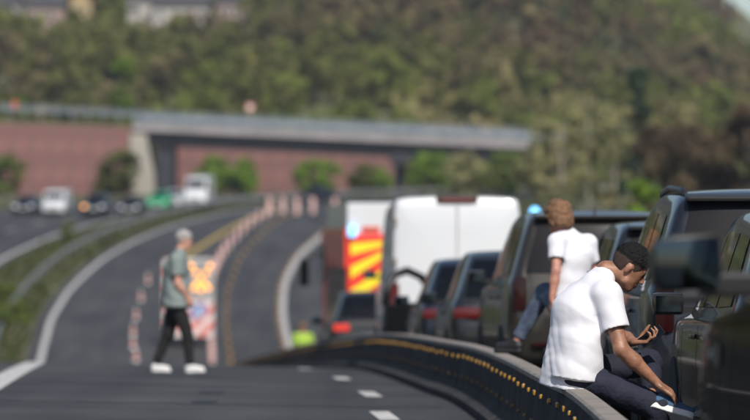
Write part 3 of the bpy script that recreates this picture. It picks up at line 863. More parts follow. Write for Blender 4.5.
class Loft:
    def __init__(s, kind, L, W, H):
        st = np.array(BODY[kind], float); s.L, s.W, s.H = L, W, H
        k = H/1.72
        u = np.linspace(-1, 1, 61)
        u = np.unique(np.concatenate([u, np.linspace(-1, -.8, 25), [-.998, -.995, .995, .998]]))
        g = [pchip(st[:, 0], st[:, c])(u) for c in range(1, 6)]
        w = g[0]*W/2; zb = g[1]*k; zs = g[2]*k; wt = g[3]*W/2; zt = g[4]*k
        boxy = kind == 'van'
        half = []
        z = np.zeros_like(w)
        dz = zt - zs
        half = [(z, zb), (w*.55, zb), (w*.90, zb), (w*.985, zb+.10*k), (w, zb+.45*(zs-zb)), (w*1.0, zb+.72*(zs-zb)), (w*.985, zs-.03*k), (w*.955, zs+.01*k),
                (w*.955*.62+wt*.38, zs+dz*.36), (w*.955*.25+wt*.75, zs+dz*.70), (wt*.985, zt-np.minimum(.055, .3*dz+.01)*k), (wt*.90, zt-.012*k), (wt*.5, zt+.006*k), (z, zt+.012*k)]
        if boxy:
            half[11] = (wt*.93, zt-.008*k)
        hx = np.stack([h[0] for h in half], 1); hz = np.stack([h[1] for h in half], 1)
        ring = np.stack([np.concatenate([hx, -hx[:, -2:0:-1]], 1), np.concatenate([hz, hz[:, -2:0:-1]], 1)], 2)
        for _ in range(2):
            nx = np.roll(ring, -1, axis=1)
            ring = np.stack([ring*.75 + nx*.25, ring*.25 + nx*.75], 2).reshape(len(u), -1, 2)
        s.y = u*L/2; s.ring = ring; n = ring.shape[1]; s.n = n
        s.hx = []; s.hz = []
        for i in range(len(u)):
            r = ring[i]; m = r[:, 0] >= -1e-6
            # right half ordered from bottom to top
            idx = np.arange(n//2)
            s.hx.append(r[idx, 0]); s.hz.append(np.maximum.accumulate(r[idx, 1]))
        s.hx = np.array(s.hx); s.hz = np.array(s.hz); s.zs = zs; s.zt = zt; s.k = k
    def mesh(s, mat):
        V = []; N = s.n; m = len(s.y)
        for i in range(m):
            V.append(np.stack([s.ring[i, :, 0], np.full(N, s.y[i]), s.ring[i, :, 1]], 1))
        V = np.concatenate(V); F = []
        for i in range(m-1):
            for j in range(N):
                F.append((i*N+j, i*N+(j+1) % N, (i+1)*N+(j+1) % N, (i+1)*N+j))
        V = list(map(tuple, V))
        for i, sg_ in ((0, -1), (m-1, 1)):
            r = s.ring[i]; cz = r[:, 1].mean(); b = len(V)
            prev = i*N
            for sc_, dy in ((.93, .018), (.6, .03), (.2, .034)):
                b = len(V)
                for j in range(N): V.append((r[j, 0]*sc_, s.y[i] + sg_*dy*s.L/4.5, cz + (r[j, 1]-cz)*sc_))
                for j in range(N):
                    q = (prev+j, prev+(j+1) % N, b+(j+1) % N, b+j)
                    F.append(q if sg_ > 0 else q[::-1])
                prev = b
            F.append(tuple(range(b, b+N)) if sg_ > 0 else tuple(range(b, b+N))[::-1])
        me = mesh_from('body', V, F, mat, smooth=True)
        return me
    def side_x(s, y, z):
        i = int(np.clip(np.searchsorted(s.y, y)-1, 0, len(s.y)-2)); t = (y-s.y[i])/(s.y[i+1]-s.y[i])
        a = np.interp(z, s.hz[i], s.hx[i]); b = np.interp(z, s.hz[i+1], s.hx[i+1])
        return a*(1-t) + b*t
    def topz(s, i, x):
        h = s.n//4
        xs_ = s.hx[i][h:]; zs_ = s.hz[i][h:]
        o = np.argsort(xs_)
        return np.interp(abs(x), xs_[o], zs_[o])
    def end_y(s, x, z, rear=True):
        m = len(s.y)
        ids = [i for i in range(m) if (s.y[i] < -s.L*.12 if rear else s.y[i] > -s.L*.05)]
        if not rear: ids = ids[::-1]
        tz = np.maximum.accumulate([s.topz(i, x) for i in ids]); ys = [s.y[i] for i in ids]
        return np.interp(z, tz, ys)

def grid_panel(name, pts, n, m, mat, parent, thick=None):
    V = np.array(pts).reshape(-1, 3); F = []
    for i in range(n):
        for j in range(m):
            a = i*(m+1)+j
            F.append((a, a+1, a+m+2, a+m+1))
    me = mesh_from(name, V, F, mat)
    return link(name, me, parent)
def rounded(u, v, r=.12):
    # pull grid corners in a little for rounded panes
    return u, v
def side_panel(lf, name, quad, mat, parent, off=.006, sides=(-1, 1), n=8, m=5):
    """quad: 4 (y,z) corners: rear-bottom, front-bottom, front-top, rear-top"""
    out = []
    q = np.array(quad, float)
    for s_ in sides:
        pts = []
        for i in range(n+1):
            u = i/n
            for j in range(m+1):
                v = j/m
                p = (1-u)*(1-v)*q[0] + u*(1-v)*q[1] + u*v*q[2] + (1-u)*v*q[3]
                x = lf.side_x(p[0], p[1]) + off
                pts.append((s_*x, p[0], p[1]+off*.2))
        out.append(grid_panel(name, pts, n, m, mat, parent))
    return out
def end_panel(lf, name, quad, mat, parent, rear=True, off=.008, n=10, m=6):
    """quad: 4 (x,z): left-bottom, right-bottom, right-top, left-top"""
    q = np.array(quad, float); pts = []
    for i in range(n+1):
        u = i/n
        for j in range(m+1):
            v = j/m
            p = (1-u)*(1-v)*q[0] + u*(1-v)*q[1] + u*v*q[2] + (1-u)*v*q[3]
            y = lf.end_y(p[0], p[1], rear)
            pts.append((p[0], y + (-off if rear else off), p[1] + off*.8))
    return grid_panel(name, pts, n, m, mat, parent)
WHEEL = {}
def wheel(parent, x, y, r, w, side):
    key = (round(r, 3), side)
    if key not in WHEEL:
        t = MB().lathe([(r*.62, -w/2), (r*.93, -w/2), (r, -w*.3), (r, w*.3), (r*.93, w/2), (r*.62, w/2)], 28, 'x').build('tyre', M['tyre'], None, smooth=40)
        rm = MB(); rm.lathe([(r*.1, side*w*.46), (r*.60, side*w*.40), (r*.62, side*w*.5)], 24, 'x') if False else None
        rm.lathe([(r*.05, side*w*.30), (r*.62, side*w*.30)], 24, 'x')
        for k in range(5):
            a = k*2*math.pi/5
            rm.box((side*w*.38, math.cos(a)*r*.33, math.sin(a)*r*.33), (.03, r*.6, r*.15), Matrix.Rotation(a, 3, 'X'), bev=.006)
        rmo = rm.build('rim', M['alloy'])
        WHEEL[key] = (t.data, rmo.data)
        bpy.data.objects.remove(t); bpy.data.objects.remove(rmo)
    tm, rmm = WHEEL[key]
    o = link('wheel', tm, parent, (x, y, r)); link('rim', rmm, o)
    return o
def car(label, x, y, rz, L=4.4, W=1.84, H=1.6, kind='suv', pm=None, rails=False, lit=False, lights=False, antenna=True, name='car', cat='car', group=None, rear_glass=True, sidew=True, plate=True, detail=True, glassm=None, indicator=None):
    z = float(zr(x, y)); pm = pm or M['p_black']; g = glassm or M['glass']
    t = thing(name, label, cat, (x, y, z), rz, group)
    # pitch with the road
    t.rotation_euler = (math.atan(float(zr(x, y+1.2) - zr(x, y-1.2))/2.4)*math.cos(rz), 0, rz)
    lf = Loft(kind, L, W, H); k = lf.k; h = L/2
    link('body', lf.mesh(pm), t)
    S = lambda yy, zz: (yy*h, zz*k)
    if kind != 'van':
        sz = 1.09 if kind == 'suv' else 1.05
        rq = -.80 if kind == 'suv' else -.66
        side_panel(lf, 'window', [S(rq, sz+.03), S(-.46, sz+.01), S(-.46, 1.56), S(rq+.09, 1.54)], g, t)
        side_panel(lf, 'window', [S(-.43, sz+.01), S(-.10, sz), S(-.10, 1.575), S(-.43, 1.56)], g, t)
        side_panel(lf, 'window', [S(-.07, sz), S(.33, sz-.01), S(.12, 1.50), S(-.07, 1.575)], g, t)
        side_panel(lf, 'sill_trim', [S(-.55, .30), S(.5, .30), S(.5, .38), S(-.55, .38)], M['plastic'], t, off=.008)
        for yy in (-.445, -.085, .40):
            side_panel(lf, 'door_gap', [S(yy-.004, .40), S(yy+.004, .40), S(yy+.004, 1.03), S(yy-.004, 1.03)], M['plastic'], t, off=.003, n=1, m=8)
        for s_ in (-1, 1):
            for yy in (-.38, -.02):
                zz = .90*k; MB().box((s_*(lf.side_x(yy*h, zz)+.018), yy*h, zz), (.03, .20, .032), bev=.01).build('door_handle', pm, t)
        if rear_glass:
            b_, t_ = (1.12, 1.56) if kind == 'suv' else (1.10, 1.58)
            wb_, wtp = W/2*.80, W/2*.66
            end_panel(lf, 'rear_window', [(-wb_, b_*k), (wb_, b_*k), (wtp, t_*k), (-wtp, t_*k)], g, t)
        zf0, zf1 = (1.18, 1.62) if kind == 'suv' else (1.12, 1.62)
        end_panel(lf, 'windscreen', [(-W/2*.74, zf0*k), (W/2*.74, zf0*k), (W/2*.64, zf1*k), (-W/2*.64, zf1*k)], g, t, rear=False)
        wy = (-.62, .63); wr = .36 if kind == 'suv' else .32
    else:
        side_panel(lf, 'window', [S(.40, 1.02), S(.66, .98), S(.53, 1.40), S(.40, 1.44)], g, t)
        end_panel(lf, 'windscreen', [(-W/2*.74, 1.10*k), (W/2*.74, 1.10*k), (W/2*.74, 1.56*k), (-W/2*.74, 1.56*k)], g, t, rear=False)
        wy = (-.58, .62); wr = .35
    if not detail: wr *= .98
    for yy in wy:
        for s_ in (-1, 1):
            MB().lathe([(.02, s_*.0), (wr*1.16, s_*.0), (wr*1.16, s_*.012)], 24, 'x', (s_*(W/2*.985), yy*h, wr)).build('wheel_arch', M['plastic'], t)
            wheel(t, s_*(W/2 - .10), yy*h, wr, .22, s_)
    # mirrors
    my = .30 if kind != 'van' else .60; mz = (1.10 if kind != 'van' else 1.0)*k
    for s_ in (-1, 1):
        mo = MB().box((s_*(W/2 + .10), my*h, mz), (.20, .10, .14), bev=.035).build('mirror', pm if kind != 'van' else M['plastic'], t, smooth=50)
        MB().box((s_*(W/2 + .10), my*h - .053, mz), (.16, .006, .105), bev=.002).build('mirror_glass', M['mirrorg'], mo)
        MB().box((s_*(W/2 - .03), my*h, mz-.04), (.12, .05, .04)).build('mirror_arm', M['plastic'], mo)
    # rear lights, bumper, plate
    rl = M['red_on'] if lit else (M['red_smoke'] if (rails or pm is M['p_beige']) else M['red_l'])
    if kind == 'van':
        for s_ in (-1, 1):
            MB().box((s_*(W/2*.90), -h-.02, .72*k), (.13, .10, .42), bev=.03).build('tail_light', rl, t)
    else:
        for s_ in (-1, 1):
            q = .93 if kind == 'suv' else .90
            lz = q*k
            sz_ = (.13, .10, .34) if kind == 'suv' else (.30, .09, .13)
            MB().box((s_*(W/2*(.86 if kind == 'suv' else .78)), -h*.985-.004, lz), sz_, Matrix.Rotation(s_*.25, 3, 'Z'), bev=.04).build('tail_light', rl, t, smooth=50)
            MB().box((s_*(W/2*.66), -h-.042, .47*k), (.16, .03, .045), bev=.01).build('rear_reflector', rl, t)
        MB().box((0, -h-.05, .36*k), (W*.62, .05, .16), bev=.03).build('rear_bumper', M['plastic'], t)
        MB().box((0, -h*1.012-.045, .74*k), (W*.34, .02, .03), bev=.006).build('badge_bar', M['chrome'], t)
    if plate: MB().box((0, -h-.060, .60*k), (.52, .012, .11), bev=.003).build('number_plate', M['plate'], t)
    # front
    hl = M['head_on'] if lights else M['head_l']
    fz = (.84 if kind == 'suv' else .74 if kind == 'hatch' else .62)*k
    for s_ in (-1, 1):
        MB().box((s_*(W/2*.68), h*.985, fz), (.36, .12, .15), Matrix.Rotation(-s_*.25, 3, 'Z'), bev=.035).build('headlight', hl, t, smooth=50)
    MB().box((0, h+.015, fz-.03), (W*.42, .06, .14), bev=.02).build('grille', M['plastic'], t)
    MB().box((0, h+.02, fz-.30), (W*.66, .06, .12), bev=.02).build('front_intake', M['plastic'], t)
    MB().box((0, h+.055, fz-.17), (.52, .012, .11), bev=.003).build('number_plate', M['plate'], t)
    if indicator:
        MB().box((indicator*(W/2*.80), h*.975, fz), (.26, .16, .2), bev=.04).build('indicator', M['amber_on'], t)
    if rails:
        for s_ in (-1, 1):
            pts = [(s_*W/2*.66, -.78*h, 1.66*k), (s_*W/2*.67, -.70*h, 1.705*k), (s_*W/2*.68, -.3*h, 1.735*k), (s_*W/2*.67, 0, 1.71*k), (s_*W/2*.66, .05*h, 1.66*k)]
            MB().tube(pts, .022, 8).build('roof_rail', M['plastic'], t)
    if kind == 'suv':
        sp = MB(); sp.box((0, -.865*h, 1.655*k), (W*.68, .24, .035), Matrix.Rotation(.10, 3, 'X'), bev=.014); sp.build('spoiler', M['plastic'] if rails else pm, t)
    if antenna and kind != 'van':
        MB().prism([(0, -.70*h, 1.70*k), (0, -.62*h, 1.70*k), (0, -.685*h, 1.76*k)], (-.012, 0, 0), (.012, 0, 0)).build('antenna', pm, t)
    return t, lf

def hd(y): return -math.atan(float(barX(y+2)-barX(y-2))/4)   # heading angle along the barrier (about z)
def queue(label, px_left, Yrear, L, W, H, kind, pm, **kw):
    """car whose rear-left corner is at photo column px_left, distance Yrear"""
    y = Yrear + L/2; rz = hd(y)
    xl = (px_left-375)/FPX*Yrear
    c, s_ = math.cos(rz), math.sin(rz)
    # rear-left corner local (-W/2,-L/2)
    cx = xl - (c*(-W/2*.97) - s_*(-L/2)); cy = Yrear - (s_*(-W/2) + c*(-L/2))
    return car(label, cx, cy, rz, L, W, H, kind, pm, **kw)
queue('dark steel blue estate car with roof rails just beyond the seated man', 650, 28.6, 4.75, 1.92, 1.82, 'suv', M['p_blue'], rails=True)
queue('glossy dark bronze car right beside the seated man, behind the large wing mirror', 733, 23.5, 4.35, 1.84, 1.64, 'suv', M['p_bronze'], rear_glass=True)
queue('dark graphite car between the roof rail car and the bronze car', 600, 35.0, 4.3, 1.82, 1.66, 'suv', M['p_grey'])
queue('dark bronze off-roader beside the red-haired standing person', 510, 41.5, 4.6, 1.90, 1.86, 'suv', M['p_beige'], lit=False)
queue('graphite hatchback behind the bronze off-roader', 452, 47.2, 4.2, 1.80, 1.52, 'hatch', M['p_grey'])
queue('dark blue hatchback in front of the white van', 421, 52.0, 4.2, 1.80, 1.50, 'hatch', M['p_dblue'])
gcar, glf = queue('black car with its left door open beside the white van', 452, 57.0, 4.3, 1.80, 1.48, 'hatch', M['p_black'])
# open door of the black car
dr = MB()
hinge = (-.90, .62, 0)
dob = MB(); A_ = R(54)
def dpt(u, z, t=0): return (hinge[0] - u*math.sin(A_) + t*math.cos(A_), hinge[1] - u*math.cos(A_) - t*math.sin(A_), z)
low = [(.0, .30), (1.02, .34), (1.06, .60), (1.02, .95), (.0, .93)]
dob.prism([dpt(u, z) for u, z in low], (0, 0, 0), (math.cos(A_)*.08, -math.sin(A_)*.08, 0))
d_o = dob.build('door', M['p_black'], gcar)
fr = MB(); fr.tube([dpt(1.02, .94, .04), dpt(.98, 1.18, .04), dpt(.84, 1.37, .04), dpt(.62, 1.43, .04), dpt(.36, 1.34, .04), dpt(.0, .95, .04)], .06, 8); fr.build('window_frame', M['plastic'], d_o)
MB().box(dpt(.12, 1.02, .10), (.20, .10, .14), Matrix.Rotation(A_*-1, 3, 'Z'), bev=.03).build('door_mirror', M['p_black'], d_o)
hat, hlf = queue('small dark hatchback standing behind the fire engine', 333, 76.0, 3.5, 1.68, 1.46, 'hatch', M['p_grey'], lit=True)

# white delivery van
van, vlf = queue('white panel van with closed rear doors in the middle of the queue', 390, 62.0, 5.6, 2.07, 2.58, 'van', M['white_p'], plate=True)
hL = 2.8
MB().box((0, -hL-.046, 1.45), (.010, .02, 2.0)).build('door_gap', M['steel'], van)
for s_ in (-1, 1):
    for zz in (.9, 1.6, 2.2):
        MB().box((s_*.93, -hL-.035, zz), (.05, .06, .11), bev=.01).build('hinge', M['steel'], van)
MB().box((0, -hL-.045, 2.525), (.50, .03, .07), bev=.01).build('brake_light', M['red_l'], van)
MB().box((0, -hL-.015, 2.545), (.62, .06, .12), bev=.03).build('brake_light_housing', M['plastic'], van)
MB().box((.12, -hL-.075, 1.15), (.10, .04, .18), bev=.01).build('door_handle', M['plastic'], van)
MB().box((0, -hL-.08, .42), (1.9, .14, .16), bev=.04).build('rear_bumper', M['plastic'], van)

# fire engine
def fire_engine():
    Yr = 83.0; xl = (347-375)/FPX*Yr; L, W, H = 7.6, 2.45, 3.25
    y = Yr + L/2; rz = -math.atan(-.088)
    cx = xl + W/2*math.cos(rz) - math.sin(rz)*L/2; cy = Yr + L/2
    z = float(zr(cx, cy - 3)) + .02
    t = thing('fire_engine', 'red fire engine with yellow chevrons and blue lights left of the white van', 'fire engine', (cx, cy, z), rz)
    h = L/2
    MB().box((0, -1.2, 1.62), (W, 5.2, 2.3), bev=.05).build('body', M['red_p'], t)
    MB().box((0, 2.6, 1.70), (W-.06, 2.0, 2.35), bev=.14).build('cab', M['red_p'], t)
    MB().box((0, -1.0, .55), (W-.5, 7.0, .30)).build('chassis', M['plastic'], t)
    ws = MB().box((0, 3.615, 2.15), (W-.35, .03, .95), bev=.02).build('windscreen', M['glass'], t)
    for s_ in (-1, 1):
        for k in range(3):
            sh = MB().box((s_*(W/2+.012), -3.0+k*1.62, 1.55), (.03, 1.30, 1.55), bev=.01).build('roller_shutter', M['steel'], t)
            for j in range(6):
                MB().box((s_*(W/2+.032), -3.0+k*1.62, .95+j*.26), (.012, 1.26, .03)).build('slat', M['plastic'], sh)
        MB().box((s_*(W/2-.01), 2.75, 2.15), (.04, 1.2, .75), bev=.01).build('window', M['glass'], t)
        MB().box((s_*(W/2+.01), -1.2, 2.48), (.07, 5.2, .80), bev=.02).build('side_rail', M['red_p'], t)
        mo = MB().box((s_*(W/2+.34), 3.45, 1.95), (.20, .16, .62), bev=.05).build('mirror', M['plastic'], t)
        MB().box((s_*(W/2+.34), 3.365, 1.95), (.16, .008, .52)).build('mirror_glass', M['mirrorg'], mo)
        MB().tube([(s_*(W/2-.05), 3.5, 2.35), (s_*(W/2+.34), 3.45, 2.22)], .025).build('mirror_arm', M['plastic'], mo)
        for yy in (-2.0, 2.5):
            wheel(t, s_*(W/2-.18), yy, .48, .30, s_)
        MB().box((s_*(W/2-.14), -h-.02, .86), (.16, .08, .40), bev=.02).build('tail_light', M['red_l'], t)
    tb = MB().box((0, -1.2, 3.07), (W-.02, 5.1, .62), bev=.04).build('roof_box', M['white_p'], t)
    for k in range(4):
        MB().box((-.75+k*.5, -3.78, 2.86), (.36, .02, .10)).build('roof_lettering_plate', M['red_s'], tb)
    pn = MB().box((0, -h-.015, 1.72), (W-.10, .04, 1.95), bev=.01).build('rear_panel', M['red_p'], t)
    for sgn in (-1, 1):
        for k in range(-4, 9):
            x0, x1, z0, z1 = (-W/2+.07, 0, .80, 2.66)
            d = .21; st = .46
            P = [(x0, z0+k*st-.3), (x1, z0+k*st+.74-.3), (x1, z0+k*st+.74+d*1.1-.3), (x0, z0+k*st+d*1.1-.3)]
            P = [(p[0], min(max(p[1], z0), z1)) for p in P]
            if abs(P[2][1]-P[1][1]) < .02 and abs(P[3][1]-P[0][1]) < .02: continue
            Q = [(-sgn*p[0]*1.0, 0, p[1]) for p in P]
            if sgn == 1: Q = [(-p[0], 0, p[1]) for p in P]
            else: Q = [(p[0], 0, p[1]) for p in P]
            mb = MB(); mb.prism(Q, (0, -h-.043, 0), (0, -h-.037, 0)); mb.build('chevron_stripe', M['yel_p'], pn)
    MB().box((0, -h-.10, .62), (W-.1, .16, .18), bev=.04).build('rear_bumper', M['plastic'], t)
    for s_ in (-1, 1):
        MB().lathe([(.04, 0), (.085, .02), (.09, .16), (.06, .22), (.02, .24)], 16, 'z', (s_*(W/2-.10), -h-.06, 2.70)).build('blue_beacon', M['blue_on'], t)
    MB().box((0, 2.7, 3.0), (1.7, .34, .2), bev=.05).build('light_bar', M['blue_on'], t)
    return t
fire_engine()
# rescue van beyond the white van
def rescue():
    Yr = 84.0; xl = (495-375)/FPX*Yr; L, W, H = 6.0, 2.1, 3.0
    t, lf = car('orange and white rescue van with blue light beyond the white van', xl + W/2 + .3, Yr + L/2, hd(86)*.6, L, W, 3.15, 'van', M['white_p'], name='rescue_van', cat='van')
    h = L/2
    MB().box((0, -h-.06, 1.9), (W*.8, .03, 1.6), bev=.02).build('rear_panel', M['org_p'], t)
    for s_ in (-1, 1):
        MB().box((s_*W*.30, -h-.085, 2.2), (.36, .02, .7), bev=.02).build('rear_window', M['glass'], t)
    MB().lathe([(.04, 0), (.09, .02), (.10, .16), (.06, .22), (.02, .24)], 16, 'z', (-W/2+.36, -h+.12, 3.10)).build('blue_beacon', M['blue_on'], t)
    return t
rescue()

# nearest car at the right edge: only its front-left quarter is in view
ncar, nlf = car('nearest dark bronze car at the right edge with large wing mirror', 2.30, 14.35, .035, 4.9, 1.96, 2.0, 'suv', M['p_brown'])
for ch in list(ncar.children):
    if ch.name.startswith('mirror'):
        for g in list(ch.children): bpy.data.objects.remove(g)
        bpy.data.objects.remove(ch)
side_panel(nlf, 'window_trim', [(-.9, 1.245), (.92, 1.225), (.92, 1.245), (-.9, 1.265)], M['chrome'], ncar, off=.010, n=14, m=1)
side_panel(nlf, 'fender_vent', [(1.16, .98), (1.36, .98), (1.34, 1.06), (1.18, 1.06)], M['plastic'], ncar, off=.008, n=4, m=2)
side_panel(nlf, 'fender_glint', [(1.42, 1.00), (1.50, 1.00), (1.50, 1.035), (1.42, 1.035)], M['head_l'], ncar, off=.010, n=2, m=1)  # pale patch standing in for a blurred highlight on the fender
for s_ in (-1, 1):
    my = .70; cx = s_*(.98 + .175)
    mb = MB(); mb.prism([(cx-s_*.13, 0, 1.275), (cx+s_*.115, 0, 1.262), (cx+s_*.140, 0, 1.30), (cx+s_*.125, 0, 1.44), (cx+s_*.07, 0, 1.468), (cx-s_*.13, 0, 1.475)], (0, my-.05, 0), (0, my+.07, 0))
    bmesh.ops.recalc_face_normals(mb.bm, faces=mb.bm.faces[:]); bmesh.ops.bevel(mb.bm, geom=mb.bm.edges[:], offset=.022, segments=3, affect='EDGES')
    mo = mb.build('mirror', M['plastic'], ncar, smooth=60)
    pts = []
    for i in range(11):
        for j in range(9):
            u, v = i/10-.5, j/8-.5
            r_ = max(0, abs(u)-.40)*max(0, abs(v)-.38)*5
            pts.append((cx + u*.232*(1-abs(v)*r_*2), my-.058 + (u*u*.02 + v*v*.012), 1.368 + v*.178*(1 - .10*(u*s_+.5)) ))
    grid_panel('mirror_glass', pts, 10, 8, M['mirrorg'], mo)
    MB().box((s_*.98, my+.01, 1.29), (.26, .08, .09), bev=.02).build('mirror_arm', M['plastic'], mo)
    MB().box((cx, my+.0, 1.235), (.15, .08, .03), bev=.012).build('mirror_foot', M['p_black'], mo)

# cars on the opposite carriageway, coming towards the camera
def opp(label, px, Y, kind, pm, L=4.3, W=1.82, H=1.5, **kw):
    x = (px-375)/FPX*Y
    sl = float(leftX(Y+2)-leftX(Y-2))/4
    return car(label, x, Y, math.pi - math.atan(sl)*.6, L, W, H, kind, pm, **kw)
opp('dark oncoming car farthest left, next to the white oncoming car', 27, 338, 'suv', M['p_dblue'], lights=True)
opp('white oncoming van among the cars far left', 57, 336, 'van', M['white_p'], 4.6, 1.95, 2.0)
opp('dark blue oncoming car with glowing amber indicator', 97, 332, 'suv', M['p_dblue'], H=1.85, W=1.9, lights=True, indicator=1)
opp('dark oncoming car with lit headlights right of the blue one', 132, 338, 'hatch', M['p_black'], lights=True)
opp('bright green oncoming car under the bridge end', 160, 350, 'hatch', M['p_green'])
opp('white oncoming car tucked behind the green car', 174, 356, 'hatch', M['white_p'])
bus, _ = opp('tall white oncoming minibus right of the green car', 199, 352, 'van', M['white_p'], 5.6, 2.05, 2.75)
far_x = (322-375)/FPX*372
car('small dark blue car far away on the bend before the shrubs', far_x, 372, -.5, 4.3, 1.8, 1.5, 'hatch', M['p_dblue'])

# ------------------------------------------------------------------ people (smooth signed-distance bodies)
def nrm(v): v = np.asarray(v, float); return v/np.linalg.norm(v)
class Field:
    def __init__(s, lo, hi, h):
        s.lo = np.asarray(lo, float); s.h = h
        s.n = np.ceil((np.asarray(hi, float)-s.lo)/h).astype(int)+1
        s.f = np.full(s.n, 1.0, np.float32)
    def sub(s, lo, hi):
        a = np.clip(np.floor((np.asarray(lo)-s.lo)/s.h).astype(int), 0, s.n); b = np.clip(np.ceil((np.asarray(hi)-s.lo)/s.h).astype(int)+1, 0, s.n)
        if np.any(b <= a): return None, None
        ax = [s.lo[i] + s.h*np.arange(a[i], b[i]) for i in range(3)]
        P = np.stack(np.meshgrid(*ax, indexing='ij'), -1)
        return (slice(a[0], b[0]), slice(a[1], b[1]), slice(a[2], b[2])), P
    def uni(s, sl, d, k):
        g = s.f[sl]
        if k > 0:
            hh = np.clip(.5 + .5*(g-d)/k, 0, 1)
            s.f[sl] = g + (d-g)*hh - k*hh*(1-hh)
        else: s.f[sl] = np.minimum(g, d)
    def cap(s, a, b, ra, rb, k=.02, side=None, q=1.0, cuta=False, cutb=False, wob=None, sub=False):
        a = np.asarray(a, float); b = np.asarray(b, float); m = max(ra, rb)*max(1, q) + 2*k + .03
        sl, P = s.sub(np.minimum(a, b)-m, np.maximum(a, b)+m)
        if sl is None: return
        ba = b-a; L2 = ba@ba + 1e-9
        h = np.clip(((P-a)@ba)/L2, 0, 1)
        r = P - a - h[..., None]*ba
        if side is not None:
            sd = nrm(side); rs = r@sd; rp = r - rs[..., None]*sd
            d = np.sqrt((rp**2).sum(-1) + (rs/q)**2) - (ra + (rb-ra)*h)
        else: d = np.sqrt((r**2).sum(-1)) - (ra + (rb-ra)*h)
        if wob is not None: d = d + wob(P)
        n_ = nrm(ba)
        if cuta: d = np.maximum(d, -((P-a)@n_))
        if cutb: d = np.maximum(d, (P-b)@n_)
        if sub: s.f[sl] = np.maximum(s.f[sl], -d)
        else: s.uni(sl, d.astype(np.float32), k)
    def ell(s, c, rad, A=None, k=.02, wob=None, plane=None, jit=None):
        c = np.asarray(c, float); rad = np.asarray(rad, float); m = rad.max() + 2*k + .03
        sl, P = s.sub(c-m, c+m)
        if sl is None: return
        p = P-c
        if A is not None: p = p@np.asarray(A).T
        k0 = np.sqrt(((p/rad)**2).sum(-1)); k1 = np.sqrt(((p/rad**2)**2).sum(-1)) + 1e-9
        d = k0*(k0-1)/k1
        if wob is not None: d = d + wob(P)
        if plane is not None:
            for (pp, pn) in plane: d = np.maximum(d, -((P-pp)@nrm(pn)) + (jit(P) if jit is not None else 0))
        s.uni(sl, d.astype(np.float32), k)
    def mesh(s):
        f = s.f; ins = f < 0; n = f.shape
        c = np.zeros((n[0]-1, n[1]-1, n[2]-1), np.int8)
        for dx in (0, 1):
            for dy in (0, 1):
                for dz in (0, 1):
                    c += ins[dx:n[0]-1+dx, dy:n[1]-1+dy, dz:n[2]-1+dz]
        mix = (c > 0) & (c < 8)
        idx = np.argwhere(mix); nv = len(idx)
        num = np.full(mix.shape, -1, np.int64); num[mix] = np.arange(nv)
        acc = np.zeros((nv, 3)); cnt = np.zeros(nv)
        cor = [(x, y, z) for x in (0, 1) for y in (0, 1) for z in (0, 1)]
        val = {o: f[idx[:, 0]+o[0], idx[:, 1]+o[1], idx[:, 2]+o[2]] for o in cor}
        for o in cor:
            for ax in range(3):
                if o[ax] == 0:
                    e = list(o); e[ax] = 1; e = tuple(e)
                    a, b = val[o], val[e]; m = (a < 0) != (b < 0)
                    t = a[m]/(a[m]-b[m])
                    p = np.tile(np.array(o, float), (m.sum(), 1)); p[:, ax] = t
                    acc[m] += p; cnt[m] += 1
        V = s.lo + s.h*(idx + acc/cnt[:, None])
        F = []
        for ax in range(3):
            u, v = (ax+1) % 3, (ax+2) % 3
            A = [slice(None)]*3; B = [slice(None)]*3
            A[ax] = slice(0, -1); B[ax] = slice(1, None)
            diff = ins[tuple(A)] != ins[tuple(B)]
            e = np.argwhere(diff)
            ok = (e[:, u] > 0) & (e[:, v] > 0) & (e[:, u] < n[u]-1) & (e[:, v] < n[v]-1)
            e = e[ok]
            ss = ins[e[:, 0], e[:, 1], e[:, 2]]
            def cell(du, dv):
                q = e.copy(); q[:, u] += du; q[:, v] += dv
                return num[q[:, 0], q[:, 1], q[:, 2]]
            Q = np.stack([cell(-1, -1), cell(0, -1), cell(0, 0), cell(-1, 0)], 1)
            Q[~ss] = Q[~ss][:, ::-1]
            F.append(Q)
        return V, np.concatenate(F)
def smooth_mesh(V, F, it=2, lam=.5):
    for _ in range(it):
        acc = np.zeros_like(V); cnt = np.zeros(len(V))
        for k in range(4):
            a = F[:, k]; b = F[:, (k+1) % 4]
            np.add.at(acc, a, V[b]); np.add.at(acc, b, V[a]); np.add.at(cnt, a, 1); np.add.at(cnt, b, 1)
        V = V*(1-lam) + lam*acc/np.maximum(cnt, 1)[:, None]
    return V
def folds(seed, amp, fr, dirv=None):   # soft ridged cloth folds
    rng = np.random.default_rng(seed)
    ks = [(nrm(rng.normal(size=3) + (0 if dirv is None else 8.0*nrm(dirv)*rng.choice([-1, 1])))*fr*(.6 + 1.1*rng.random()), rng.random()*6.28) for _ in range(6)]
    w = [(rng.normal(size=3)*fr*.35, rng.random()*6.28) for _ in range(3)]
    def g(P):
        warp = sum(np.sin(P@k + p) for k, p in w)*.9
        t = sum(1-np.abs(np.sin((P@k + p + warp)*.5))*2 for k, p in ks)/6
        return amp*t
    return g

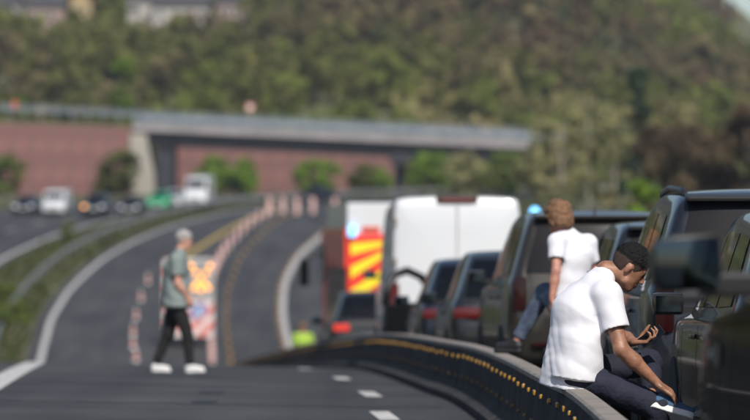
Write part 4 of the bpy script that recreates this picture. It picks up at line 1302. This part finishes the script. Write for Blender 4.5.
def hand(F, wr, fd, pn, side, curl, sp=1.0, thumb_curl=.4, tdir=None):
    """fd: pointing direction, pn: palm normal, side: +1 thumb towards fd x pn"""
    fd = nrm(fd); pn = nrm(pn - fd*(np.dot(pn, fd))); ac = np.cross(fd, pn)*side
    wr = np.asarray(wr, float)
    base = [(.030, .092, .078), (.010, .096, .086), (-.011, .092, .080), (-.030, .083, .064)]
    for (a, l, fl) in base:
        kn = wr + fd*l*sp + ac*a*sp
        F.cap(wr + ac*a*.55*sp, kn, .0150*sp, .0115*sp, .012)
    for i, (a, l, fl) in enumerate(base):
        p = wr + fd*l*sp + ac*a*sp; ang = 0
        cs = curl[i] if isinstance(curl, (list, tuple)) else curl
        for j, (L_, r0, r1) in enumerate(((.46, .0098, .0092), (.30, .0090, .0083), (.24, .0082, .0068))):
            ang += cs*(.7, 1.0, .7)[j]
            d = fd*math.cos(ang) + pn*math.sin(ang)
            q = p + d*fl*L_*1.22*sp
            F.cap(p, q, r0*sp, r1*sp, .003); p = q
    td = nrm(fd*.55 + ac*.75 + pn*.25) if tdir is None else nrm(tdir)
    p0 = wr + fd*.022*sp + ac*.022*sp
    p1 = p0 + td*.045*sp; d2 = nrm(td + fd*.5 + pn*thumb_curl*.6); p2 = p1 + d2*.034*sp; d3 = nrm(d2 + pn*thumb_curl*.6 + fd*.2); p3 = p2 + d3*.028*sp
    F.cap(p0, p1, .0165*sp, .0125*sp, .010); F.cap(p1, p2, .0115*sp, .0105*sp, .004); F.cap(p2, p3, .0105*sp, .0085*sp, .003)

def head(F, c, f, u, s=1.0):
    f = nrm(f); u = nrm(u - f*np.dot(u, f)); l = np.cross(u, f); A = np.stack([f, l, u])
    T = lambda x, y, z: c + s*(f*x + l*y + u*z)
    F.ell(T(-.008, 0, .028), np.array([.100, .077, .092])*s, A, .01)
    F.ell(T(.028, 0, -.038), np.array([.064, .060, .080])*s, A, .03)
    F.ell(T(.060, 0, -.098), np.array([.024, .028, .020])*s, A, .03)
    F.cap(T(.020, .045, -.075), T(.055, .018, -.100), .020*s, .018*s, .025); F.cap(T(.020, -.045, -.075), T(.055, -.018, -.100), .020*s, .018*s, .025)
    F.cap(T(.088, 0, .010), T(.108, 0, -.030), .008*s, .0125*s, .010)
    F.ell(T(.098, .012, -.034), np.array([.010, .008, .007])*s, A, .006); F.ell(T(.098, -.012, -.034), np.array([.010, .008, .007])*s, A, .006)
    F.cap(T(.082, .036, .024), T(.090, .008, .020), .008*s, .009*s, .010); F.cap(T(.082, -.036, .024), T(.090, -.008, .020), .008*s, .009*s, .010)
    F.ell(T(.080, .030, .004), np.array([.010, .014, .009])*s, A, .004); F.ell(T(.080, -.030, .004), np.array([.010, .014, .009])*s, A, .004)
    F.cap(T(.086, .018, -.062), T(.092, 0, -.059), .006*s, .007*s, .005); F.cap(T(.086, -.018, -.062), T(.092, 0, -.059), .006*s, .007*s, .005)
    F.cap(T(.084, .014, -.072), T(.088, 0, -.074), .006*s, .008*s, .005); F.cap(T(.084, -.014, -.072), T(.088, 0, -.074), .006*s, .008*s, .005)
    for sd in (-1, 1):
        F.ell(T(-.010, sd*.078, -.012), np.array([.019, .008, .032])*s, A, .006)
        F.ell(T(-.004, sd*.083, -.002), np.array([.016, .007, .020])*s, A, .004)
    return T, A

def emit_part(F, name, mats, parent, base, it=2, fmf=None):
    V, Q = F.mesh(); V = smooth_mesh(V, Q, it)
    fm = None
    if fmf is not None: fm = fmf(V[Q].mean(1))
    return link(name, mesh_from(name, V - base, Q, mats, fm), parent)

def shoe(parent, base, heel, d, up, mats, L=.285, s=1.0, h=.006):
    d = nrm(d); up = nrm(up - d*np.dot(up, d)); l = np.cross(up, d); A = np.stack([d, l, up]); heel = np.asarray(heel, float)
    T = lambda x, y, z: heel + s*(d*x + l*y + up*z)
    lo = heel + np.minimum(0, d*L) - .13; hi = heel + np.maximum(0, d*L) + .13
    F = Field(lo, hi, h)
    F.cap(T(.045, 0, .050), T(.235, 0, .044), .040*s, .037*s, .02, side=l, q=1.06)
    F.cap(T(.045, 0, .055), T(.075, 0, .105), .040*s, .038*s, .02, cutb=True)
    F.cap(T(.09, 0, .075), T(.19, 0, .052), .036*s, .030*s, .02)
    F.cap(T(.03, 0, -.045), T(.26, 0, -.045), .068*s, .068*s, .0, sub=True)
    up_ = emit_part(F, 'shoe', mats[0], parent, base, 1)
    F2 = Field(lo, hi, h)
    def slab(P):
        z = (P-heel)@up; return np.maximum(0, 0)*z
    sl, P = F2.sub(lo, hi)
    x = (P-heel)@d; y = (P-heel)@l; z = (P-heel)@up
    hx = np.clip(x, .045*s, .235*s)
    w = (.040 + .010*np.clip((x/s-.12)/.1, 0, 1))*s
    dd = np.sqrt((x-hx)**2 + y**2) - w
    dd = np.maximum(dd, np.abs(z-.012*s) - (.020*s))
    F2.f[sl] = dd
    emit_part(F2, 'sole', mats[1], up_, base, 1)
    return up_

def person(label, base, J, skin, hairm, shirtm, trm, shoes, hands, res=.009, look=None, hup=None, hair=None, vest=None, fold=.010, spine_side=None, bulk=1.0, sleeve=.62, eyes=True, hs=1.0, trouser_end=.04, hem=-.04, belly=0.0):
    """J: joints in world coordinates"""
    base = np.asarray(base, float)
    t = thing('person', label, 'person', tuple(base))
    J = {k: np.asarray(v, float) for k, v in J.items()}
    allp = np.array([v for k, v in J.items()])
    lo = allp.min(0)-.28; hi = allp.max(0)+.28
    sd = nrm(J['shr']-J['shl']); hd_ = nrm(J['hipr']-J['hipl'])
    # ---- body
    F = Field(lo, hi, res)
    pel, che, nk = J['pelvis'], J['chest'], J['neck']
    F.cap(pel, che, .100*bulk, .105*bulk, .03, side=sd, q=1.30)
    F.cap(che, nk*.8+che*.2, .10*bulk, .065, .04, side=sd, q=1.5)
    for s_ in 'rl':
        sh, el, wr = J['sh'+s_], J['el'+s_], J['wr'+s_]
        F.cap(nk*.55+che*.45, sh, .055, .055, .03)
        F.cap(sh, el, .054*bulk, .042*bulk, .02); F.cap(el, el+(wr-el)*.35, .042*bulk, .045*bulk, .015); F.cap(el+(wr-el)*.35, wr, .043*bulk, .0275, .015)
        hp, kn, an = J['hip'+s_], J['kn'+s_], J['an'+s_]
        F.cap(hp, kn, .070, .048, .03); F.cap(kn, an, .046, .034, .02)
        hd2 = hands[s_]
        hand(F, wr, hd2['fd'], hd2['pn'], hd2['side'], hd2['curl'], hs, hd2.get('tc', .4), hd2.get('td'))
    c = J['head']; u_ = hup if hup is not None else np.array([0, 0, 1.])
    fd_ = nrm(look); uu = nrm(np.asarray(u_) - fd_*np.dot(u_, fd_))
    F.cap(nk, c - uu*.045 - fd_*.018, .062*bulk**.5, .056, .02)
    T, A = head(F, c, fd_, uu, hs)
    eyc = [T(.084, .030, .004), T(.084, -.030, .004)]; lpc = [T(.092, 0, -.066)]
    def fm(C):
        m = np.zeros(len(C), int)
        for e in eyc: m[np.linalg.norm(C-e, axis=1) < .0115*hs] = 1
        loc = (C-T(0, 0, -.0665))@A.T
        m[(np.abs(loc[:, 2]) < .010*hs) & (np.abs(loc[:, 1]) < .022*hs) & (loc[:, 0] > .075*hs)] = 2
        if (hair or {}).get('fade'):
            lc = (C-c)@A.T/hs
            jit = np.sin(C[:, 0]*900)*np.sin(C[:, 2]*870)*.006
            m[(lc[:, 0] > .030) & (lc[:, 0] < .085) & (lc[:, 2] < -.070 + jit) & (lc[:, 2] > -.125)] = 4
        return m
    emit_part(F, 'body', [skin, M['eye'], M['lip'], M['fade'], M['stubble']], t, base, 1, fm)
    # ---- hair
    hr = hair or {}
    a_ = hr.get('puff', .010); rng = np.random.default_rng(3)
    H = Field(c-.19*hs, c+.19*hs, min(res, .007) if not hr.get('cut') else min(res*.6, .0055))
    wv = folds(8, hr.get('curl', .006), hr.get('fr', 120))
    fr_, na = hr.get('front', .064), hr.get('nape', -.062)
    p0 = T(.088, 0, fr_); p1 = T(-.092, 0, na); dv = p0-p1; pn_ = np.cross(A[1], dv); pn_ = pn_ if pn_@uu > 0 else -pn_
    if hr.get('cut'):
        hx_ = np.array([-.13, -.055, -.034, -.024, .010, .020, .036, .050, .072, .088, .13]); hz_ = np.array([-.075, -.068, -.040, .024, .026, -.012, -.014, .020, .052, .066, .10])
        jt = folds(15, .010, 210)
        a2 = hr.get('puff', .010)
        sl_, P4 = H.sub(c-.17*hs, c+.17*hs)
        q4 = ((P4-c)@A.T)/hs
        e4 = (q4 - np.array([-.010, 0, .029]))/np.array([.100+a2, .077+a2, .092+a2*1.5])
        k0 = np.sqrt((e4**2).sum(-1)); k1 = np.sqrt((((q4 - np.array([-.010, 0, .029]))/np.array([.100+a2, .077+a2, .092+a2*1.5])**2)**2).sum(-1)) + 1e-9
        d4 = k0*(k0-1)/k1*hs + wv(P4)*np.clip((q4[..., 2]-.02)/.05, .1, 1) + a2*.75*np.clip((.055-q4[..., 2])/.06, 0, 1)
        d4 = np.maximum(d4, (np.interp(q4[..., 0], hx_, hz_) - q4[..., 2])*hs + jt(P4))
        H.f[sl_] = d4
        def hfm(C):
            z4 = ((C-c)@A.T)[:, 2]/hs + np.sin(C[:, 0]*700)*np.sin(C[:, 2]*650)*.008
            return (z4 < .030).astype(int)
        emit_part(H, 'hair', [hairm, M['fade'] if hr.get('fade') else hairm], t, base, 0, hfm)
    else:
      H.ell(T(-.012, 0, .030), np.array([.100+a_, .077+a_, .092+a_*1.3])*hs, A, .0, wv, [(p0, pn_)], folds(15, .014, 190))
    if hr.get('side') and not hr.get('cut'):
        H.ell(T(-.030, 0, -.015), np.array([.085+a_, .074+a_*1.1, .085+a_])*hs, A, .01, wv, [(T(.012, 0, 0), -fd_), (T(0, 0, hr['side']), uu)])
    if not hr.get('cut'): emit_part(H, 'hair', hairm, t, base, 1)
    # ---- shirt
    S = Field(lo, hi, res)
    up_sp = nrm(che-pel)
    w1 = folds(hr.get('seed', 2), fold*.75, 24, up_sp*.6 + sd*.5); w2 = folds(hr.get('seed', 2)+1, fold*.45, 62, sd*.8)
    fw_ = np.cross(sd, up_sp)
    w1 = folds(hr.get('seed', 2), fold*.8, 34, up_sp*.8 - fw_*.55); w2 = folds(hr.get('seed', 2)+1, fold*.30, 44, up_sp*.3 + sd*.8)
    hl_ = np.linalg.norm(che-pel)
    wv = lambda P: (w1(P) + w2(P))*(.35 + .65*np.clip(1.15 - ((P-pel)@up_sp)/hl_, 0, 1))
    b0 = pel + up_sp*hem
    S.cap(b0, che, .142*bulk+belly, .132*bulk, .03, side=sd, q=1.30, cuta=True, wob=wv)
    S.cap(che, nk*.86+che*.14, .134*bulk, .074, .05, side=sd, q=1.45, wob=wv)
    for s_ in 'rl':
        sh, el = J['sh'+s_], J['el'+s_]
        S.cap(nk*.6+che*.4, sh, .075, .078*bulk, .04, wob=wv)
        S.cap(sh, sh+(el-sh)*sleeve, .080*bulk, .073*bulk, .03, cutb=True, wob=wv)
    if hem < -.045:
        for s_ in 'rl':
            hp = J['hip'+s_]
            S.cap(hp - up_sp*.025, hp + up_sp*.20, .132*bulk, .112*bulk, .05, cuta=True, wob=wv)
    # neck opening and hollow hem / sleeves
    S.cap(nk+(c-nk)*.22, nk+(c-nk)*1.0, .060*bulk**.5+.006, .07, 0, sub=True)
    S.cap(b0-up_sp*.06, b0+up_sp*.05, .125*bulk+belly, .122*bulk+belly, 0, side=sd, q=1.30, sub=True)
    for s_ in 'rl':
        sh, el = J['sh'+s_], J['el'+s_]; e0 = sh+(el-sh)*sleeve
        S.cap(e0-(el-sh)*.10, e0+(el-sh)*.2, .062*bulk, .066*bulk, 0, sub=True)
    so = emit_part(S, 't_shirt', shirtm, t, base, 1)
    if vest: 
        Vv = Field(lo, hi, res)
        Vv.cap(b0-up_sp*.02, che, .158*bulk, .150*bulk, .03, side=sd, q=1.28, cuta=True)
        Vv.cap(che, nk*.66+che*.34, .148*bulk, .085, .05, side=sd, q=1.45)
        emit_part(Vv, 'safety_vest', vest, t, base, 1)
    # ---- trousers
    P_ = Field(lo, hi, res)
    wv = folds(5, fold*1.0, 40)
    P_.cap(J['hipr'], J['hipl'], .112, .112, .03, wob=wv)
    P_.cap(pel, pel+up_sp*.12, .118*bulk, .112*bulk, .03, side=hd_, q=1.32, cutb=True)
    for s_ in 'rl':
        hp, kn, an = J['hip'+s_], J['kn'+s_], J['an'+s_]
        P_.cap(hp, kn, .102, .076, .04, wob=wv); P_.cap(kn, an+(kn-an)*trouser_end, .069, .054, .03, cutb=True, wob=wv)
    emit_part(P_, 'trousers', trm, t, base, 2)
    for s_ in 'rl':
        q = shoes[s_]
        shoe(t, base, q['heel'], q['d'], q['up'], q['m'], s=q.get('s', 1.0), h=max(.005, res*.75))
    return t

def w26(px, py, y): return np.array([(px-375)/FPX*y, y, EYE-(py-240)/FPX*y])
# seated man on the barrier
zb26 = float(zr(barX(26), 26)) + BH
J = dict(pelvis=w26(572, 368, 26.0), chest=w26(580, 312, 25.98), neck=w26(606, 271, 25.97), head=w26(629.5, 267, 25.95),
         shr=w26(607, 295, 25.82), elr=w26(621, 349, 25.74), wrr=w26(658, 384, 25.79),
         shl=w26(580, 296, 26.14), ell=w26(622, 338, 26.26), wrl=w26(634, 342, 26.06),
         hipr=w26(577, 374, 25.88), knr=w26(660, 408, 25.84), anr=w26(652, 470, 25.88),
         hipl=w26(571, 374, 26.12), knl=w26(650, 362, 26.30), anl=w26(651, 394, 25.90))
zg = float(zr(1.7, 26))
J['anr'][2] = zg + .10
base = (J['pelvis'][0], 26.0, zb26)
person('seated man in white t-shirt bending over a phone on the barrier', base, J, M['skin'], M['hair_b'], M['white_c'], M['navy_c'],
       {'r': dict(heel=J['anr'] + np.array([-.06, 0, -.10]), d=(1, -.1, 0), up=(0, 0, 1), m=(M['shoe_b'], M['shoe_w'])),
        'l': dict(heel=w26(647, 407, 25.80), d=(.93, -.10, -.30), up=(.30, .50, .72), m=(M['shoe_b'], M['shoe_w']), s=1.12)},
       {'r': dict(fd=(.80, .02, -.52), pn=(-.45, .35, -.80), side=-1, curl=.62, tc=.5, td=(.45, .6, -.5)),
        'l': dict(fd=(.85, -.35, .05), pn=(.0, -.12, 1), side=-1, curl=[.85, .90, .95, 1.0], tc=.5, td=(.45, -.1, .85))},
       res=.0075, look=(.80, .05, -.60), hup=(.6, 0, .8), hair=dict(puff=.011, curl=.009, fr=200, cut=True, fade=True, seed=12), fold=.0115, bulk=1.14, sleeve=.64, hs=1.12, hem=-.125, belly=.016)
ph = thing('phone', 'black phone in the left hand of the seated man', 'phone', tuple(w26(651.5, 336, 26.01)))
rot = Matrix.Rotation(R(-36), 3, 'Y') @ Matrix.Rotation(R(58), 3, 'X')
MB().box((0, 0, 0), (.165, .080, .009), rot, bev=.004).build('case', M['phone'], ph)
MB().box(rot @ Vector((0, 0, .0052)), (.155, .072, .001), rot).build('screen', M['glass'], ph)
MB().box(rot @ Vector((-.06, .018, -.006)), (.028, .028, .003), rot, bev=.001).build('camera_bump', M['plastic'], ph)

# standing person with copper hair, one foot on the barrier
def w35(px, py, y=35.0): return np.array([(px-375)/FPX*y, y, EYE-(py-240)/FPX*y])
g35 = float(zr(1.68, 35.1)); bt = float(zr(1.1, 35.2)) + BH
J = dict(pelvis=w35(570, 302, 35.0), chest=w35(574, 256, 35.0), neck=w35(566, 232, 35.0), head=w35(558, 218, 35.0),
         shl=w35(557, 242, 34.88), ell=w35(556, 271, 34.80), wrl=w35(552, 299, 34.78),
         shr=w35(588, 243, 35.10), elr=w35(594, 275, 35.14), wrr=w35(584, 302, 35.0),
         hipl=w35(562, 306, 34.95), knl=w35(545, 292, 35.22), anl=np.array([1.20, 35.22, bt + .11]),
         hipr=w35(577, 307, 35.04), knr=w35(576, 358, 35.08), anr=np.array([1.70, 35.08, g35 + .10]))
person('standing person with bushy copper hair and white t-shirt, one foot on the barrier', (1.70, 35.0, g35), J, M['skin3'], M['hair_r'], M['white_c'], M['jean_c'],
       {'l': dict(heel=J['anl'] + np.array([.05, -.03, -.10]), d=(-.80, .55, 0), up=(0, 0, 1), m=(M['shoe_k'], M['shoe_k'])),
        'r': dict(heel=J['anr'] + np.array([.03, -.05, -.10]), d=(-.5, .86, 0), up=(0, 0, 1), m=(M['shoe_k'], M['shoe_k']))},
       {'l': dict(fd=(-.1, .1, -1), pn=(.8, .3, 0), side=1, curl=.3), 'r': dict(fd=(-.5, -.3, -.8), pn=(-.6, .3, 0), side=-1, curl=.4)},
       res=.010, look=(-.62, .78, -.10), hair=dict(puff=.030, curl=.016, fr=70, front=.045, nape=-.095, side=-.085, seed=4), fold=.012, bulk=.92, sleeve=.60, trouser_end=.05)

# walking man
def w53(px, py, y=53.0): return np.array([(px-375)/FPX*y, y, EYE-(py-240)/FPX*y])
gw = float(zr(-2.5, 53))
J = dict(pelvis=w53(176, 302), chest=w53(177, 268), neck=w53(181, 250), head=w53(184, 240.5),
         shr=w53(177, 260, 52.80), elr=w53(178, 284, 52.76), wrr=w53(187, 296, 52.80),
         shl=w53(178, 260, 53.20), ell=w53(172, 284, 53.26), wrl=w53(178, 300, 53.30),
         hipr=w53(177, 304, 52.90), knr=w53(187, 334, 52.92), anr=np.array([w53(190, 0)[0], 52.92, gw+.10]),
         hipl=w53(175, 304, 53.10), knl=w53(168, 334, 53.08), anl=np.array([w53(156, 0)[0], 53.08, gw+.115]))
person('grey-haired man in sage t-shirt and black trousers walking across the road', (-2.53, 53, gw), J, M['skin2'], M['hair_g'], M['sage_c'], M['black_c'],
       {'r': dict(heel=J['anr'] + np.array([-.06, 0, -.10]), d=(1, -.06, .03), up=(0, 0, 1), m=(M['shoe_w'], M['shoe_w']), s=.92),
        'l': dict(heel=J['anl'] + np.array([-.07, 0, -.105]), d=(1, .04, -.03), up=(0, 0, 1), m=(M['shoe_w'], M['shoe_w']), s=.92)},
       {'r': dict(fd=(.4, .1, -.9), pn=(0, .9, 0), side=1, curl=.4), 'l': dict(fd=(.3, 0, -1), pn=(0, -.9, 0), side=-1, curl=.4)},
       res=.012, look=(1, .08, -.12), hair=dict(puff=.012, curl=.008, fr=120, cut=True, seed=7), fold=.014, bulk=1.14, sleeve=.66, trouser_end=.0, hem=-.07, belly=.012)

# road worker in high-vis, beyond the barrier
gh = float(zr(-1.9, 110))
def wl(dx, dy, z): return np.array([-1.9+dx, 110+dy, gh+z])
J = dict(pelvis=wl(0, 0, .95), chest=wl(0, 0, 1.28), neck=wl(0, 0, 1.48), head=wl(0, .02, 1.63), shr=wl(.19, 0, 1.42), elr=wl(.25, .03, 1.14), wrr=wl(.22, .14, .92),
         shl=wl(-.19, 0, 1.42), ell=wl(-.25, .03, 1.14), wrl=wl(-.22, .14, .92), hipr=wl(.09, 0, .92), knr=wl(.11, .02, .50), anr=wl(.12, 0, .10), hipl=wl(-.09, 0, .92), knl=wl(-.11, .02, .50), anl=wl(-.12, 0, .10))
person('worker in a lime high-visibility vest showing just above the barrier', (-1.9, 110, gh), J, M['skin3'], M['hair_r'], M['lime'], M['navy_c'],
       {'r': dict(heel=wl(.12, -.07, 0), d=(.1, 1, 0), up=(0, 0, 1), m=(M['shoe_k'], M['shoe_k'])), 'l': dict(heel=wl(-.12, -.07, 0), d=(-.1, 1, 0), up=(0, 0, 1), m=(M['shoe_k'], M['shoe_k']))},
       {'r': dict(fd=(0, .4, -1), pn=(-1, 0, 0), side=-1, curl=.4), 'l': dict(fd=(0, .4, -1), pn=(1, 0, 0), side=1, curl=.4)},
       res=.016, look=(.2, 1, -.1), hair=dict(puff=.016, curl=.005, fr=60), fold=.006, vest=M['lime'], sleeve=.9)

# ------------------------------------------------------------------ thin spring haze
hz = MB().box((0, 780, 60), (1400, 1700, 150))
hzm = bpy.data.materials.new('haze_air'); hzm.use_nodes = True
nt = hzm.node_tree
for n in list(nt.nodes):
    if n.type != 'OUTPUT_MATERIAL': nt.nodes.remove(n)
pv = nt.nodes.new('ShaderNodeVolumePrincipled')
pv.inputs['Color'].default_value = (.86, .90, 1.0, 1)
pv.inputs['Density'].default_value = .00015
pv.inputs['Anisotropy'].default_value = .2
nt.links.new(pv.outputs[0], nt.nodes['Material Output'].inputs['Volume'])
hzo = hz.build('haze', hzm)
struct(hzo, 'stuff'); tag(hzo, 'thin pale spring haze over the valley', 'haze')
